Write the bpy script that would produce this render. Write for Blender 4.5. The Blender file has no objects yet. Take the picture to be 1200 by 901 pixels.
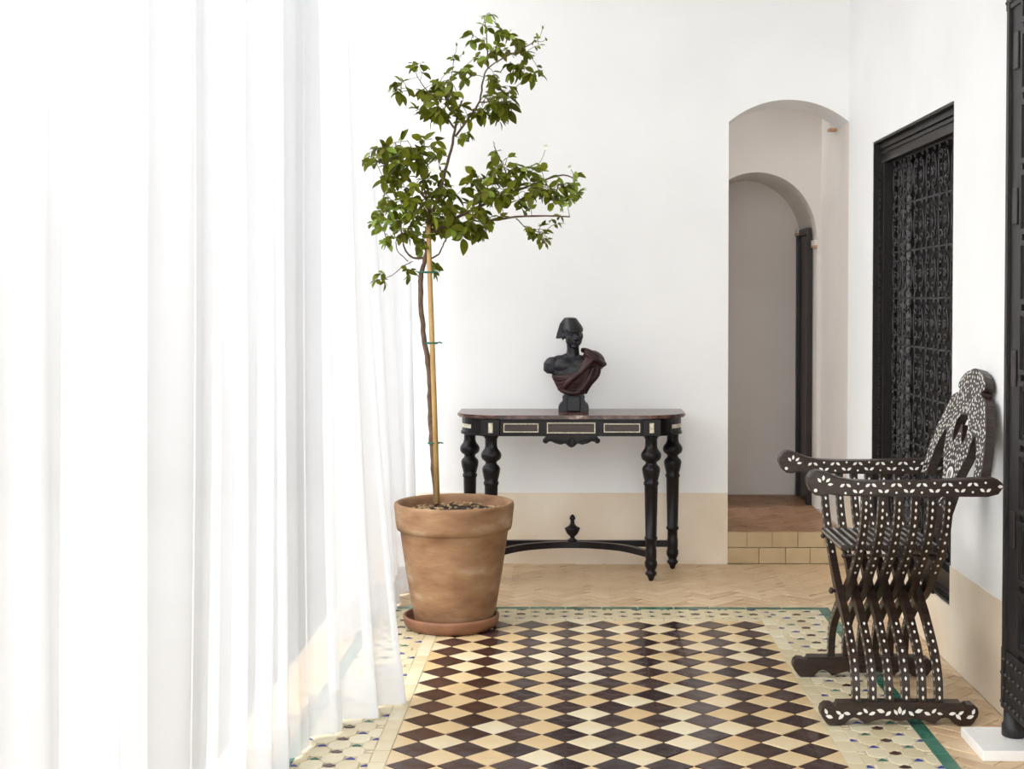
import bpy, bmesh, math, random
from mathutils import Vector, Matrix, Euler, noise
from mathutils.geometry import tessellate_polygon
R = math.radians
PI = math.pi
random.seed(7)
SC = bpy.context.scene
COL = SC.collection

# ------------------------------------------------------------------ camera
F_PX, CX, CY, CAM_H, PITCH, YAW = 1674.6, 655.07, 394.14, 1.3, R(1.5), R(0.5)
cam_d = bpy.data.cameras.new('camera'); cam = bpy.data.objects.new('camera', cam_d); COL.objects.link(cam)
cam.location = (0, 0, CAM_H); cam.rotation_euler = (PI/2 - PITCH, 0, YAW)
cam_d.sensor_fit = 'HORIZONTAL'; cam_d.sensor_width = 36; cam_d.lens = 36 * F_PX / 1200
cam_d.shift_x = -(CX - 600) / 1200; cam_d.shift_y = (CY - 450.5) / 1200
cam_d.clip_start = 0.05
SC.camera = cam
_rot = Euler(cam.rotation_euler).to_matrix()
def ray(px, py): return _rot @ Vector(((px - CX) / F_PX, -(py - CY) / F_PX, -1))
def at_y(px, py, y): d = ray(px, py); return Vector((0, 0, CAM_H)) + d * (y / d.y)
def at_floor(px, py, z=0): d = ray(px, py); return Vector((0, 0, CAM_H)) + d * ((z - CAM_H) / d.z)

# ------------------------------------------------------------------ light
world = bpy.data.worlds.new('overcast_sky'); SC.world = world; world.use_nodes = True
wn = world.node_tree.nodes['Background']; wn.inputs[0].default_value = (0.97, 0.985, 1.0, 1); wn.inputs[1].default_value = 3.9
sun_d = bpy.data.lights.new('hazy_sun', 'SUN'); sun = bpy.data.objects.new('hazy_sun', sun_d); COL.objects.link(sun)
sun_d.energy = 2.8; sun_d.angle = R(45); sun_d.color = (1.0, 0.98, 0.955)
sun.rotation_euler = Vector((0.80, 0.40, -0.52)).to_track_quat('-Z', 'Y').to_euler(); sun.location = (-5, -1, 6)
SC.view_settings.view_transform = 'Standard'; SC.view_settings.look = 'None'
SC.view_settings.gamma = 1; SC.view_settings.use_curve_mapping = False
SC.view_settings.exposure = 0.08

# ------------------------------------------------------------------ materials
MATS = {}
def new_mat(name):
    m = bpy.data.materials.new(name); m.use_nodes = True; MATS[name] = m
    return m, m.node_tree.nodes, m.node_tree.links, m.node_tree.nodes['Principled BSDF']
def mat(name, cols, rough=0.6, nscale=6.0, detail=5, bump=0.0, bscale=40.0, per_object=0.0, spec=0.5, coat=0.0, stretch=None, metal=0.0, lo=0.3, hi=0.7):
    """cols: 1-4 linear colours spread over a noise ramp; per_object: share of the ramp driven by the object's random value"""
    m, n, l, b = new_mat(name)
    tc = n.new('ShaderNodeTexCoord'); src = tc.outputs['Object']
    if stretch:
        mp = n.new('ShaderNodeMapping'); mp.inputs['Scale'].default_value = stretch; l.new(src, mp.inputs[0]); src = mp.outputs[0]
    if len(cols) == 1: b.inputs['Base Color'].default_value = (*cols[0], 1)
    else:
        nz = n.new('ShaderNodeTexNoise'); nz.inputs['Scale'].default_value = nscale; nz.inputs['Detail'].default_value = detail
        l.new(src, nz.inputs['Vector'])
        mr = n.new('ShaderNodeMapRange'); mr.inputs[1].default_value = lo; mr.inputs[2].default_value = hi; l.new(nz.outputs['Fac'], mr.inputs[0])
        fac = mr.outputs[0]
        if per_object:
            oi = n.new('ShaderNodeObjectInfo'); mx = n.new('ShaderNodeMix'); mx.inputs[0].default_value = per_object
            l.new(fac, mx.inputs[2]); l.new(oi.outputs['Random'], mx.inputs[3]); fac = mx.outputs[0]
        rp = n.new('ShaderNodeValToRGB'); el = rp.color_ramp.elements
        while len(el) < len(cols): el.new(0.5)
        for i, c in enumerate(cols):
            el[i].position = i / (len(cols) - 1); el[i].color = (*c, 1)
        l.new(fac, rp.inputs[0]); l.new(rp.outputs[0], b.inputs['Base Color'])
    b.inputs['Roughness'].default_value = rough; b.inputs['Specular IOR Level'].default_value = spec
    b.inputs['Coat Weight'].default_value = coat; b.inputs['Coat Roughness'].default_value = 0.12; b.inputs['Metallic'].default_value = metal
    if bump:
        bz = n.new('ShaderNodeTexNoise'); bz.inputs['Scale'].default_value = bscale; bz.inputs['Detail'].default_value = 6; l.new(src, bz.inputs['Vector'])
        bp = n.new('ShaderNodeBump'); bp.inputs['Strength'].default_value = bump; bp.inputs['Distance'].default_value = 0.01
        l.new(bz.outputs['Fac'], bp.inputs['Height']); l.new(bp.outputs[0], b.inputs['Normal'])
    return m

mat('white_plaster', [(0.86, 0.86, 0.855), (0.91, 0.91, 0.905)], 0.75, 2.0, bump=0.10, bscale=9)
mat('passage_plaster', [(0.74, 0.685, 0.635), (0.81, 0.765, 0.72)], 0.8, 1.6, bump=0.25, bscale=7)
mat('dado_plaster', [(0.72, 0.60, 0.46), (0.80, 0.69, 0.545), (0.85, 0.77, 0.63)], 0.55, 2.6, bump=0.15, bscale=12)
mat('impost_brick', [(0.55, 0.30, 0.17), (0.65, 0.40, 0.25)], 0.8, 9)
mat('grout', [(0.42, 0.35, 0.25), (0.55, 0.47, 0.36)], 0.85, 8)
mat('dark_tile', [(0.016, 0.008, 0.008), (0.030, 0.013, 0.012), (0.050, 0.022, 0.018), (0.075, 0.045, 0.04)], 0.18, 16, bump=0.3, bscale=14, per_object=0.7, spec=0.2)
mat('pale_tile', [(0.60, 0.405, 0.185), (0.645, 0.475, 0.25), (0.69, 0.55, 0.33), (0.75, 0.685, 0.49)], 0.28, 9, bump=0.2, bscale=14, per_object=0.72)
mat('cream_tile', [(0.56, 0.47, 0.28), (0.66, 0.57, 0.38), (0.72, 0.66, 0.48)], 0.3, 9, bump=0.2, bscale=14, per_object=0.7)
mat('green_tile', [(0.012, 0.075, 0.05), (0.025, 0.14, 0.095), (0.05, 0.19, 0.13)], 0.22, 14, bump=0.2, bscale=14, per_object=0.5)
mat('blue_tile', [(0.012, 0.02, 0.13), (0.03, 0.06, 0.30)], 0.22, 14, per_object=0.6)
mat('brown_tile', [(0.03, 0.012, 0.01), (0.07, 0.03, 0.02)], 0.25, 14, per_object=0.6)
mat('clay_tile', [(0.43, 0.28, 0.15), (0.57, 0.40, 0.235), (0.64, 0.48, 0.30), (0.72, 0.56, 0.37)], 0.42, 9, bump=0.25, bscale=20, per_object=0.6)
mat('brick_tile', [(0.26, 0.13, 0.065), (0.36, 0.19, 0.10), (0.42, 0.25, 0.14)], 0.5, 9, bump=0.3, bscale=20, per_object=0.6)
mat('riser_tile', [(0.36, 0.25, 0.13), (0.46, 0.34, 0.19), (0.52, 0.41, 0.25)], 0.5, 7, bump=0.2, bscale=20, per_object=0.6)
mat('terracotta', [(0.14, 0.064, 0.030), (0.225, 0.115, 0.054), (0.29, 0.165, 0.084), (0.40, 0.29, 0.19)], 0.75, 5.5, 7, bump=0.25, bscale=30, stretch=(1, 1, 2.4), lo=0.28, hi=0.72)
mat('saucer_clay', [(0.16, 0.07, 0.035), (0.27, 0.12, 0.06)], 0.7, 9, bump=0.2, bscale=30)
mat('soil', [(0.012, 0.007, 0.004), (0.04, 0.022, 0.012)], 0.95, 60, bump=0.8, bscale=90)
mat('wood_chip', [(0.20, 0.12, 0.06), (0.55, 0.40, 0.20)], 0.9, 20, per_object=0.8)
mat('bark', [(0.075, 0.045, 0.03), (0.16, 0.10, 0.065)], 0.9, 30, bump=0.6, bscale=80)
mat('twig_green', [(0.10, 0.11, 0.03), (0.16, 0.13, 0.05)], 0.8, 30)
mat('bamboo', [(0.33, 0.19, 0.06), (0.50, 0.32, 0.12)], 0.5, 14, stretch=(6, 6, 1))
mat('green_plastic', [(0.0, 0.12, 0.07)], 0.35)
mat('petal', [(0.9, 0.9, 0.82)], 0.6)
mat('ebony', [(0.005, 0.004, 0.005), (0.012, 0.009, 0.010)], 0.36, 20, spec=0.25, bump=0.08, bscale=30)
mat('ebony_panel', [(0.016, 0.008, 0.006), (0.04, 0.018, 0.012)], 0.35, 12, stretch=(1, 1, 8))
mat('marble_top', [(0.03, 0.012, 0.009), (0.085, 0.035, 0.025), (0.16, 0.08, 0.06), (0.6, 0.5, 0.42)], 0.2, 18, 8, lo=0.32, hi=0.78)
mat('pearl', [(0.72, 0.70, 0.62), (0.88, 0.87, 0.82)], 0.25, 60, coat=0.3)
mat('brass_pearl', [(0.42, 0.36, 0.22), (0.78, 0.74, 0.60)], 0.3, 90)
mat('bronze', [(0.007, 0.007, 0.010), (0.018, 0.016, 0.020)], 0.40, 14, bump=0.1, bscale=40, spec=0.35)
mat('bronze_red', [(0.02, 0.009, 0.009), (0.055, 0.022, 0.020)], 0.40, 14, bump=0.1, bscale=40, spec=0.3)
mat('walnut', [(0.014, 0.0075, 0.0058), (0.036, 0.020, 0.0135)], 0.36, 9, spec=0.4, coat=0.08, stretch=(2, 8, 8))
mat('iron', [(0.025, 0.023, 0.025), (0.055, 0.05, 0.052)], 0.5, 25, metal=0.3, bump=0.2, bscale=60)
mat('dark_frame', [(0.010, 0.008, 0.008), (0.024, 0.019, 0.018)], 0.42, 10, spec=0.3, stretch=(8, 1, 1))
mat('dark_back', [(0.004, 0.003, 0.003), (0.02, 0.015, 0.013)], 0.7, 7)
mat('old_door', [(0.010, 0.009, 0.009), (0.024, 0.020, 0.020)], 0.42, 12, spec=0.35, stretch=(8, 8, 1), bump=0.15, bscale=30)
mat('passage_door', [(0.010, 0.006, 0.006), (0.02, 0.012, 0.012)], 0.45, 10)
mat('white_marble', [(0.82, 0.81, 0.79), (0.90, 0.90, 0.88)], 0.3, 5)
mat('sky_blocker_grey', [(0.23, 0.24, 0.26), (0.27, 0.28, 0.30)], 0.8, 1.5)  # dark grey of the added walls, keeps the curtains from burning out
mat('darkened_paving', [(0.12, 0.125, 0.13), (0.15, 0.155, 0.16)], 0.8, 2)  # paving colour darkened to dim what shows through the curtains

def leaf_mat(name, ca, cb, cc):
    m, n, l, b = new_mat(name)
    oi = n.new('ShaderNodeObjectInfo'); ge = n.new('ShaderNodeNewGeometry')
    ad = n.new('ShaderNodeMath'); ad.operation = 'ADD'; l.new(oi.outputs['Random'], ad.inputs[0]); l.new(ge.outputs['Random Per Island'], ad.inputs[1])
    fr = n.new('ShaderNodeMath'); fr.operation = 'FRACT'; l.new(ad.outputs[0], fr.inputs[0])
    rp = n.new('ShaderNodeValToRGB'); el = rp.color_ramp.elements; el.new(0.5)
    for i, c in enumerate((ca, cb, cc)): el[i].position = i / 2; el[i].color = (*c, 1)
    l.new(fr.outputs[0], rp.inputs[0]); l.new(rp.outputs[0], b.inputs['Base Color'])
    b.inputs['Roughness'].default_value = 0.5; b.inputs['Specular IOR Level'].default_value = 0.2
    tr = n.new('ShaderNodeBsdfTranslucent'); l.new(rp.outputs[0], tr.inputs[0])
    mx = n.new('ShaderNodeMixShader'); mx.inputs[0].default_value = 0.4
    l.new(b.outputs[0], mx.inputs[1]); l.new(tr.outputs[0], mx.inputs[2]); l.new(mx.outputs[0], n['Material Output'].inputs[0])
leaf_mat('leaf_green', (0.072, 0.080, 0.006), (0.125, 0.138, 0.009), (0.21, 0.235, 0.017))
leaf_mat('leaf_young', (0.16, 0.24, 0.03), (0.24, 0.34, 0.05), (0.33, 0.42, 0.09))

def sheer_mat(name, clear):
    m, n, l, b = new_mat(name)
    n.remove(b)
    df = n.new('ShaderNodeBsdfDiffuse'); df.inputs[0].default_value = (0.85, 0.855, 0.87, 1)
    tl = n.new('ShaderNodeBsdfTranslucent'); tl.inputs[0].default_value = (0.92, 0.92, 0.93, 1)
    tp = n.new('ShaderNodeBsdfTransparent')
    a = n.new('ShaderNodeMixShader'); a.inputs[0].default_value = 0.10; l.new(df.outputs[0], a.inputs[1]); l.new(tl.outputs[0], a.inputs[2])
    c = n.new('ShaderNodeMixShader'); c.inputs[0].default_value = clear; l.new(a.outputs[0], c.inputs[1]); l.new(tp.outputs[0], c.inputs[2])
    l.new(c.outputs[0], n['Material Output'].inputs[0])
sheer_mat('sheer_fabric', 0.33)

# ------------------------------------------------------------------ mesh helpers
class MB:
    def __init__(s): s.v = []; s.f = []; s.sm = []
    def add(s, vs, fs, smooth=False, M=None):
        o = len(s.v)
        s.v += [tuple(M @ Vector(p)) if M else tuple(p) for p in vs]
        s.f += [tuple(i + o for i in f) for f in fs]; s.sm += [smooth] * len(fs); return s
    def box(s, x0, x1, y0, y1, z0, z1, M=None):
        vs = [(x, y, z) for x in (x0, x1) for y in (y0, y1) for z in (z0, z1)]
        return s.add(vs, [(0, 1, 3, 2), (4, 6, 7, 5), (0, 4, 5, 1), (2, 3, 7, 6), (0, 2, 6, 4), (1, 5, 7, 3)], False, M)
    def bevel_box(s, x0, x1, y0, y1, z0, z1, b, M=None):
        bm = bmesh.new(); bmesh.ops.create_cube(bm, size=1)
        for v in bm.verts: v.co = Vector(((x0 + x1) / 2 + v.co.x * (x1 - x0), (y0 + y1) / 2 + v.co.y * (y1 - y0), (z0 + z1) / 2 + v.co.z * (z1 - z0)))
        bmesh.ops.bevel(bm, geom=bm.edges[:], offset=b, segments=2, profile=0.5, affect='EDGES')
        bm.verts.index_update()
        s.add([v.co[:] for v in bm.verts], [[v.index for v in f.verts] for f in bm.faces], False, M); bm.free(); return s
    def lathe(s, prof, seg=24, M=None, smooth=True):
        vs = []; fs = []
        for r, z in prof:
            for k in range(seg): a = 2 * PI * k / seg; vs.append((r * math.cos(a), r * math.sin(a), z))
        for i in range(len(prof) - 1):
            for k in range(seg): j = (k + 1) % seg; fs.append((i * seg + k, i * seg + j, (i + 1) * seg + j, (i + 1) * seg + k))
        fs.append(tuple(reversed(range(seg)))); o = (len(prof) - 1) * seg; fs.append(tuple(o + k for k in range(seg)))
        return s.add(vs, fs, smooth, M)
    def tube(s, pts, rad, seg=8, M=None, smooth=True):
        pts = [Vector(p) for p in pts]; n = len(pts)
        if not isinstance(rad, (list, tuple)): rad = [rad] * n
        vs = []; fs = []; ref = Vector((0.31, 0.2, 0.93)); t0 = (pts[1] - pts[0]).normalized()
        if abs(t0.dot(ref)) > 0.9: ref = Vector((1, 0, 0))
        for i, p in enumerate(pts):
            t = (pts[min(i + 1, n - 1)] - pts[max(i - 1, 0)]).normalized()
            a = t.cross(ref)
            if a.length < 1e-5: a = t.orthogonal()
            a.normalize(); b = t.cross(a); ref = -t.cross(a).cross(t).cross(t) if False else ref
            for k in range(seg):
                th = 2 * PI * k / seg; vs.append(p + (a * math.cos(th) + b * math.sin(th)) * rad[i])
        for i in range(n - 1):
            for k in range(seg): j = (k + 1) % seg; fs.append((i * seg + k, i * seg + j, (i + 1) * seg + j, (i + 1) * seg + k))
        fs.append(tuple(reversed(range(seg)))); fs.append(tuple((n - 1) * seg + k for k in range(seg)))
        return s.add(vs, fs, smooth, M)
    def prism(s, outer, t0, t1, holes=(), M=None):
        """polygon in (a,b) extruded along the third axis from t0 to t1: vertices (a, b, t)"""
        loops = [list(outer)] + [list(h) for h in holes]
        tris = tessellate_polygon([[Vector((a, b, 0)) for a, b in lp] for lp in loops])
        flat = [p for lp in loops for p in lp]; N = len(flat)
        vs = [(a, b, t0) for a, b in flat] + [(a, b, t1) for a, b in flat]
        fs = [tuple(t) for t in tris] + [tuple(i + N for i in reversed(t)) for t in tris]
        o = 0
        for lp in loops:
            k = len(lp)
            for i in range(k): j = (i + 1) % k; fs.append((o + i, o + j, o + j + N, o + i + N))
            o += k
        return s.add(vs, fs, False, M)
    def build(s, name, material, parent=None, recalc=True, loc=None):
        me = bpy.data.meshes.new(name); me.from_pydata(s.v, [], s.f)
        me.polygons.foreach_set('use_smooth', s.sm)
        if recalc:
            bm = bmesh.new(); bm.from_mesh(me); bmesh.ops.recalc_face_normals(bm, faces=bm.faces); bm.to_mesh(me); bm.free()
        me.materials.append(MATS[material]); me.update()
        return link(name, me, parent, loc)
def link(name, data, parent=None, loc=None):
    o = bpy.data.objects.new(name, data); COL.objects.link(o)
    if parent: o.parent = parent
    if loc: o.location = loc
    return o
def tag(o, label=None, cat=None, group=None, kind=None):
    if label: o['label'] = label
    if cat: o['category'] = cat
    if group: o['group'] = group
    if kind: o['kind'] = kind
    return o
def empty(name, loc, rz=0):
    o = bpy.data.objects.new(name, None); COL.objects.link(o); o.location = loc; o.rotation_euler = (0, 0, rz); o.empty_display_size = 0.1
    return o
# matrices that turn a prism's (a, b, t) into world axes
XZ = Matrix(((1, 0, 0, 0), (0, 0, 1, 0), (0, 1, 0, 0), (0, 0, 0, 1)))      # a->x, b->z, t->y
YZ = Matrix(((0, 0, 1, 0), (1, 0, 0, 0), (0, 1, 0, 0), (0, 0, 0, 1)))      # a->y, b->z, t->x
def spline(pts, n=8):
    """Catmull-Rom through points (tuples of any length)"""
    out = []; P = [pts[0]] + list(pts) + [pts[-1]]
    for i in range(1, len(P) - 2):
        for k in range(n):
            t = k / n
            out.append(tuple(0.5 * (2 * b + (c - a) * t + (2 * a - 5 * b + 4 * c - d) * t * t + (3 * b - a - 3 * c + d) * t ** 3) for a, b, c, d in zip(P[i - 1], P[i], P[i + 1], P[i + 2])))
    out.append(tuple(pts[-1])); return out
def remeshed(mb, name, material, parent, voxel, smooth_it=4):
    o = mb.build(name + '_raw', material)
    md = o.modifiers.new('r', 'REMESH'); md.mode = 'VOXEL'; md.voxel_size = voxel; md.use_smooth_shade = True
    sm = o.modifiers.new('s', 'SMOOTH'); sm.iterations = smooth_it; sm.factor = 0.5
    dg = bpy.context.evaluated_depsgraph_get(); me = bpy.data.meshes.new_from_object(o.evaluated_get(dg)); me.name = name
    bpy.data.objects.remove(o)
    me.materials.clear(); me.materials.append(MATS[material]); me.polygons.foreach_set('use_smooth', [True] * len(me.polygons))
    return link(name, me, parent)

# ------------------------------------------------------------------ room shell
WX, BY, LX, CEIL = 1.35, 6.99, -0.79, 3.8      # right wall, back wall, curtain line, ceiling
NL, NR, NSPR, NTOP, STEP = 0.766, 1.35, 2.161, 2.269, 0.159
Y0 = -3.0                                      # unseen end behind the camera, left open to admit fill light
floor = MB().box(-1.0, 1.7, Y0, BY + 0.009, -0.15, -0.003).build('floor', 'grout'); tag(floor, kind='structure')
tag(MB().box(-14, -1.0, -8, 14, -0.2, -0.03).build('courtyard_ground', 'darkened_paving'), 'courtyard paving outside, darkened to dim the sheer curtains', kind='structure')
for (x0, x1, y0, y1, zt, nm) in ((-6.4, -6.0, -8, 14, 2.4, 'added_sky_blocker_far'), (-6.0, -1.2, 10.5, 10.9, 4.0, 'added_sky_blocker_back')):  # added walls outside, put in to cut the sky light on the curtains
    tag(MB().box(x0, x1, y0, y1, -0.1, zt).build(nm, 'sky_blocker_grey'), kind='structure')
tag(MB().box(-1.15, 1.7, 0.4, BY + 0.3, CEIL, CEIL + 0.2).build('ceiling', 'white_plaster'), kind='structure')  # raised and stopped short, leaving an added opening for sky light
tag(MB().box(-1.0, -0.90, 0.9, BY + 0.3, 3.6, CEIL).build('wall_left', 'white_plaster'), kind='structure')
# back wall with the arched opening
arc = []
c_half = (NR - NL) / 2; rise = NTOP - NSPR; rad = (c_half ** 2 + rise ** 2) / (2 * rise); a_half = math.asin(c_half / rad)
for k in range(25):
    a = -a_half + 2 * a_half * k / 24; arc.append(((NL + NR) / 2 + rad * math.sin(a), NTOP - rad + rad * math.cos(a)))
outl = [(-1.1, -0.1), (NL, -0.1)] + arc + [(WX, CEIL), (-1.1, CEIL)]
wall_back = MB().prism(outl, BY, BY + 0.30, M=XZ).build('wall_back', 'white_plaster'); tag(wall_back, kind='structure')
tag(MB().prism([(-1.1, 0), (NL, 0), (NL, 0.35), (-1.1, 0.35)], BY - 0.004, BY - 0.0002, M=XZ).build('baseboard_back', 'dado_plaster'), kind='structure')
# right wall with the grille recess
GY0, GY1, GZ0, GZ1 = 5.075, 6.43, 0.205, 2.0
ow = [(Y0, -0.1), (BY, -0.1), (BY, CEIL), (Y0, CEIL)]
hole = [(GY0, GZ0), (GY1, GZ0), (GY1, GZ1), (GY0, GZ1)]
tag(MB().prism(ow, WX, WX + 0.32, holes=[hole], M=YZ).build('wall_right', 'white_plaster'), kind='structure')
DZ = 0.352
tag(MB().prism([(Y0, 0), (BY - 0.005, 0), (BY - 0.005, DZ), (GY1, DZ), (GY1, GZ0), (GY0, GZ0), (GY0, DZ), (Y0, DZ)], WX - 0.004, WX - 0.0002, M=YZ).build('baseboard_right', 'dado_plaster'), kind='structure')
# passage behind the arch, its unseen left side opened to bring in light
tag(MB().prism([(NL, BY + 0.012), (WX + 0.32, BY + 0.012), (WX + 0.32, 8.6), (-1.1, 8.6), (-1.1, BY + 0.301), (NL, BY + 0.301)], -0.1, STEP - 0.004).build('passage_floor', 'grout'), kind='structure')
pf = bpy.data.objects['passage_floor']; A_Y0 = 7.754
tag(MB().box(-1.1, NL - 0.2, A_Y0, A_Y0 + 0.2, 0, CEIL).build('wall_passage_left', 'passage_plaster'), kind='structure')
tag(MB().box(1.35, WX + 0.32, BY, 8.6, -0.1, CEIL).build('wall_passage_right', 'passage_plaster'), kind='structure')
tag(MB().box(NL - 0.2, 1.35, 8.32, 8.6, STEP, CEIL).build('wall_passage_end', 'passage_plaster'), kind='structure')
tag(MB().box(0.98, 1.35, BY + 0.3, 7.754, 2.75, CEIL).build('ceiling_passage', 'passage_plaster'), kind='structure')  # roofs one side only; the rest is an added light shaft
A_Y, A_R, A_L, A_T, A_S = 7.754, 1.331, 0.675, 1.985, 1.60
arc2 = []
for k in range(29):
    a = PI * (1 - k / 28); arc2.append(((A_L + A_R) / 2 + (A_R - A_L) / 2 * math.cos(a), A_S + (A_T - A_S) * math.sin(a) ** 0.92))
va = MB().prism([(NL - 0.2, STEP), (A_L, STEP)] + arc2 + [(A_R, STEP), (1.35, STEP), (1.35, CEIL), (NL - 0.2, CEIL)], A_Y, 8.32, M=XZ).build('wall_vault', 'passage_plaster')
tag(va, kind='structure')
for (x0, x1, y0, y1, z0, z1, par) in ((1.310, 1.3495, BY + 0.301, BY + 0.37, 2.155, 2.215, wall_back), (1.296, A_R, 8.2, 8.318, 1.665, 1.70, va), (1.317, A_R, A_Y + 0.001, A_Y + 0.12, A_S - 0.02, A_S + 0.02, va)):
    im = MB().box(x0, x1, y0, y1, z0 + 0.012, z1).build('impost', 'passage_plaster', par)
    MB().box(x0, x1, y0, y1, z0, z0 + 0.012).build('impost_underside', 'impost_brick', im)
# door in the passage side
d2 = empty('door_2', (A_R, 8.1, STEP)); tag(d2, 'narrow dark wooden door in the shaded passage beyond the arch', kind='structure')
MB().box(-0.030, -0.001, -0.20, -0.165, 0, 1.50).build('jamb', 'passage_door', d2)
MB().box(-0.030, -0.001, 0.165, 0.20, 0, 1.50).build('jamb', 'passage_door', d2)
MB().box(-0.030, -0.001, -0.20, 0.20, 1.50, 1.535).build('lintel', 'passage_door', d2)
MB().box(-0.012, -0.001, -0.164, 0.164, 0.004, 1.498).build('door_leaf', 'passage_door', d2)

# ------------------------------------------------------------------ floor tiles
def clip(poly, x0, x1, y0, y1):
    for ax, lim, sg in ((0, x0, 1), (0, x1, -1), (1, y0, 1), (1, y1, -1)):
        out = []
        for i, p in enumerate(poly):
            q = poly[(i + 1) % len(poly)]; a = (p[ax] - lim) * sg; b = (q[ax] - lim) * sg
            if a >= 0: out.append(p)
            if (a >= 0) != (b >= 0): t = a / (a - b); out.append((p[0] + (q[0] - p[0]) * t, p[1] + (q[1] - p[1]) * t))
        poly = out
        if len(poly) < 3: return []
    return poly
def area(p): return 0.5 * abs(sum(p[i][0] * p[(i + 1) % len(p)][1] - p[(i + 1) % len(p)][0] * p[i][1] for i in range(len(p))))
def cen(p): return (sum(q[0] for q in p) / len(p), sum(q[1] for q in p) / len(p))
def shrink(p, g):
    c = cen(p); r = math.sqrt(area(p)) or 1
    k = max(0.5, 1 - 2 * g / r); return [(c[0] + (q[0] - c[0]) * k, c[1] + (q[1] - c[1]) * k) for q in p]
_tm = {}
def tile_mesh(name, poly, material, b=0.0016, th=0.012):
    key = (name, material, tuple((round(x, 4), round(y, 4)) for x, y in poly))
    if key in _tm: return _tm[key]
    n = len(poly); r = math.sqrt(area(poly)); k = 1 - 2.0 * b / r
    if sum(poly[i][0] * poly[(i + 1) % n][1] - poly[(i + 1) % n][0] * poly[i][1] for i in range(n)) < 0: poly = poly[::-1]
    vs = [(x, y, -th) for x, y in poly] + [(x, y, -b * 0.5) for x, y in poly] + [(x * k, y * k, 0) for x, y in poly]
    fs = [tuple(range(2 * n, 3 * n))]
    for l in (0, 1):
        for i in range(n): j = (i + 1) % n; fs.append((l * n + i, l * n + j, (l + 1) * n + j, (l + 1) * n + i))
    me = bpy.data.meshes.new(name); me.from_pydata(vs, [], fs); me.materials.append(MATS[material]); _tm[key] = me; return me
def lay(name, polys, material, parent, z=0.0, limit=300, gap=0.0012, uneven=0.0006, tilt=0.004):
    polys = [p for p in polys if len(p) >= 3 and area(p) > 4e-5]
    polys.sort(key=lambda p: cen(p)[1])
    rest = MB()
    for i, p in enumerate(polys):
        q = shrink(p, gap); c = cen(q); loc = [(x - c[0], y - c[1]) for x, y in q]
        dz = random.uniform(-uneven, uneven); tx, ty = random.gauss(0, tilt), random.gauss(0, tilt)
        if i < limit:
            o = link(name, tile_mesh(name, loc, material), parent, (c[0], c[1], z + dz)); o.rotation_euler = (tx, ty, 0)
        else:
            n = len(q); rest.add([(x, y, z + dz - 0.01) for x, y in q] + [(x, y, z + dz) for x, y in q], [tuple(range(n, 2 * n))] + [(a, (a + 1) % n, (a + 1) % n + n, a + n) for a in range(n)])
    if rest.f: tag(rest.build(name + '_field', material, parent), kind='stuff')
D = 0.14358; H2 = D / 2; X0 = -0.4477; R0 = 5.672; ROWS = 20
CL, CR, CT, CB = X0 - H2, X0 + 8 * D + H2, R0 + H2, R0 - (ROWS - 1) * D - H2
dia = lambda x, y: [(x - H2, y), (x, y - H2), (x + H2, y), (x, y + H2)]
lay('dark_checker_tile', [dia(X0 + c * D, R0 - r * D) for c in range(9) for r in range(ROWS)], 'dark_tile', floor, uneven=0.0008, tilt=0.011)
lay('pale_checker_tile', [clip(dia(X0 + (c + 0.5) * D, R0 - (r + 0.5) * D), CL, CR, CB, CT) for c in range(-1, 9) for r in range(-1, ROWS)], 'pale_tile', floor, uneven=0.0008, tilt=0.011)
# cream edging
S1, S2, S3 = 0.049, 0.264, 0.309            # cream strip, mosaic band, green line: distances from the chequer's edge
T1, T2, T3 = 0.041, 0.216, 0.263            # the same at the far end
def strip(x0, x1, y0, y1, step, along):
    out = []; a0, a1 = (x0, x1) if along == 'x' else (y0, y1); n = max(1, round((a1 - a0) / step))
    for i in range(n):
        b0, b1 = a0 + (a1 - a0) * i / n, a0 + (a1 - a0) * (i + 1) / n
        out.append([(b0, y0), (b1, y0), (b1, y1), (b0, y1)] if along == 'x' else [(x0, b0), (x1, b0), (x1, b1), (x0, b1)])
    return out
lay('cream_edging_tile', strip(CR, CR + S1, CB, CT + T1, 0.102, 'y') + strip(CL - S1, CL, CB, CT + T1, 0.102, 'y') + strip(CL, CR, CT, CT + T1, 0.102, 'x'), 'cream_tile', floor)
lay('green_border_tile', strip(CR + S2, CR + S3, CB, CT + T3, 0.15, 'y') + strip(CL - S3, CL - S2, CB, CT + T3, 0.15, 'y') + strip(CL - S2, CR + S2, CT + T2, CT + T3, 0.15, 'x'), 'green_tile', floor)
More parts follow.
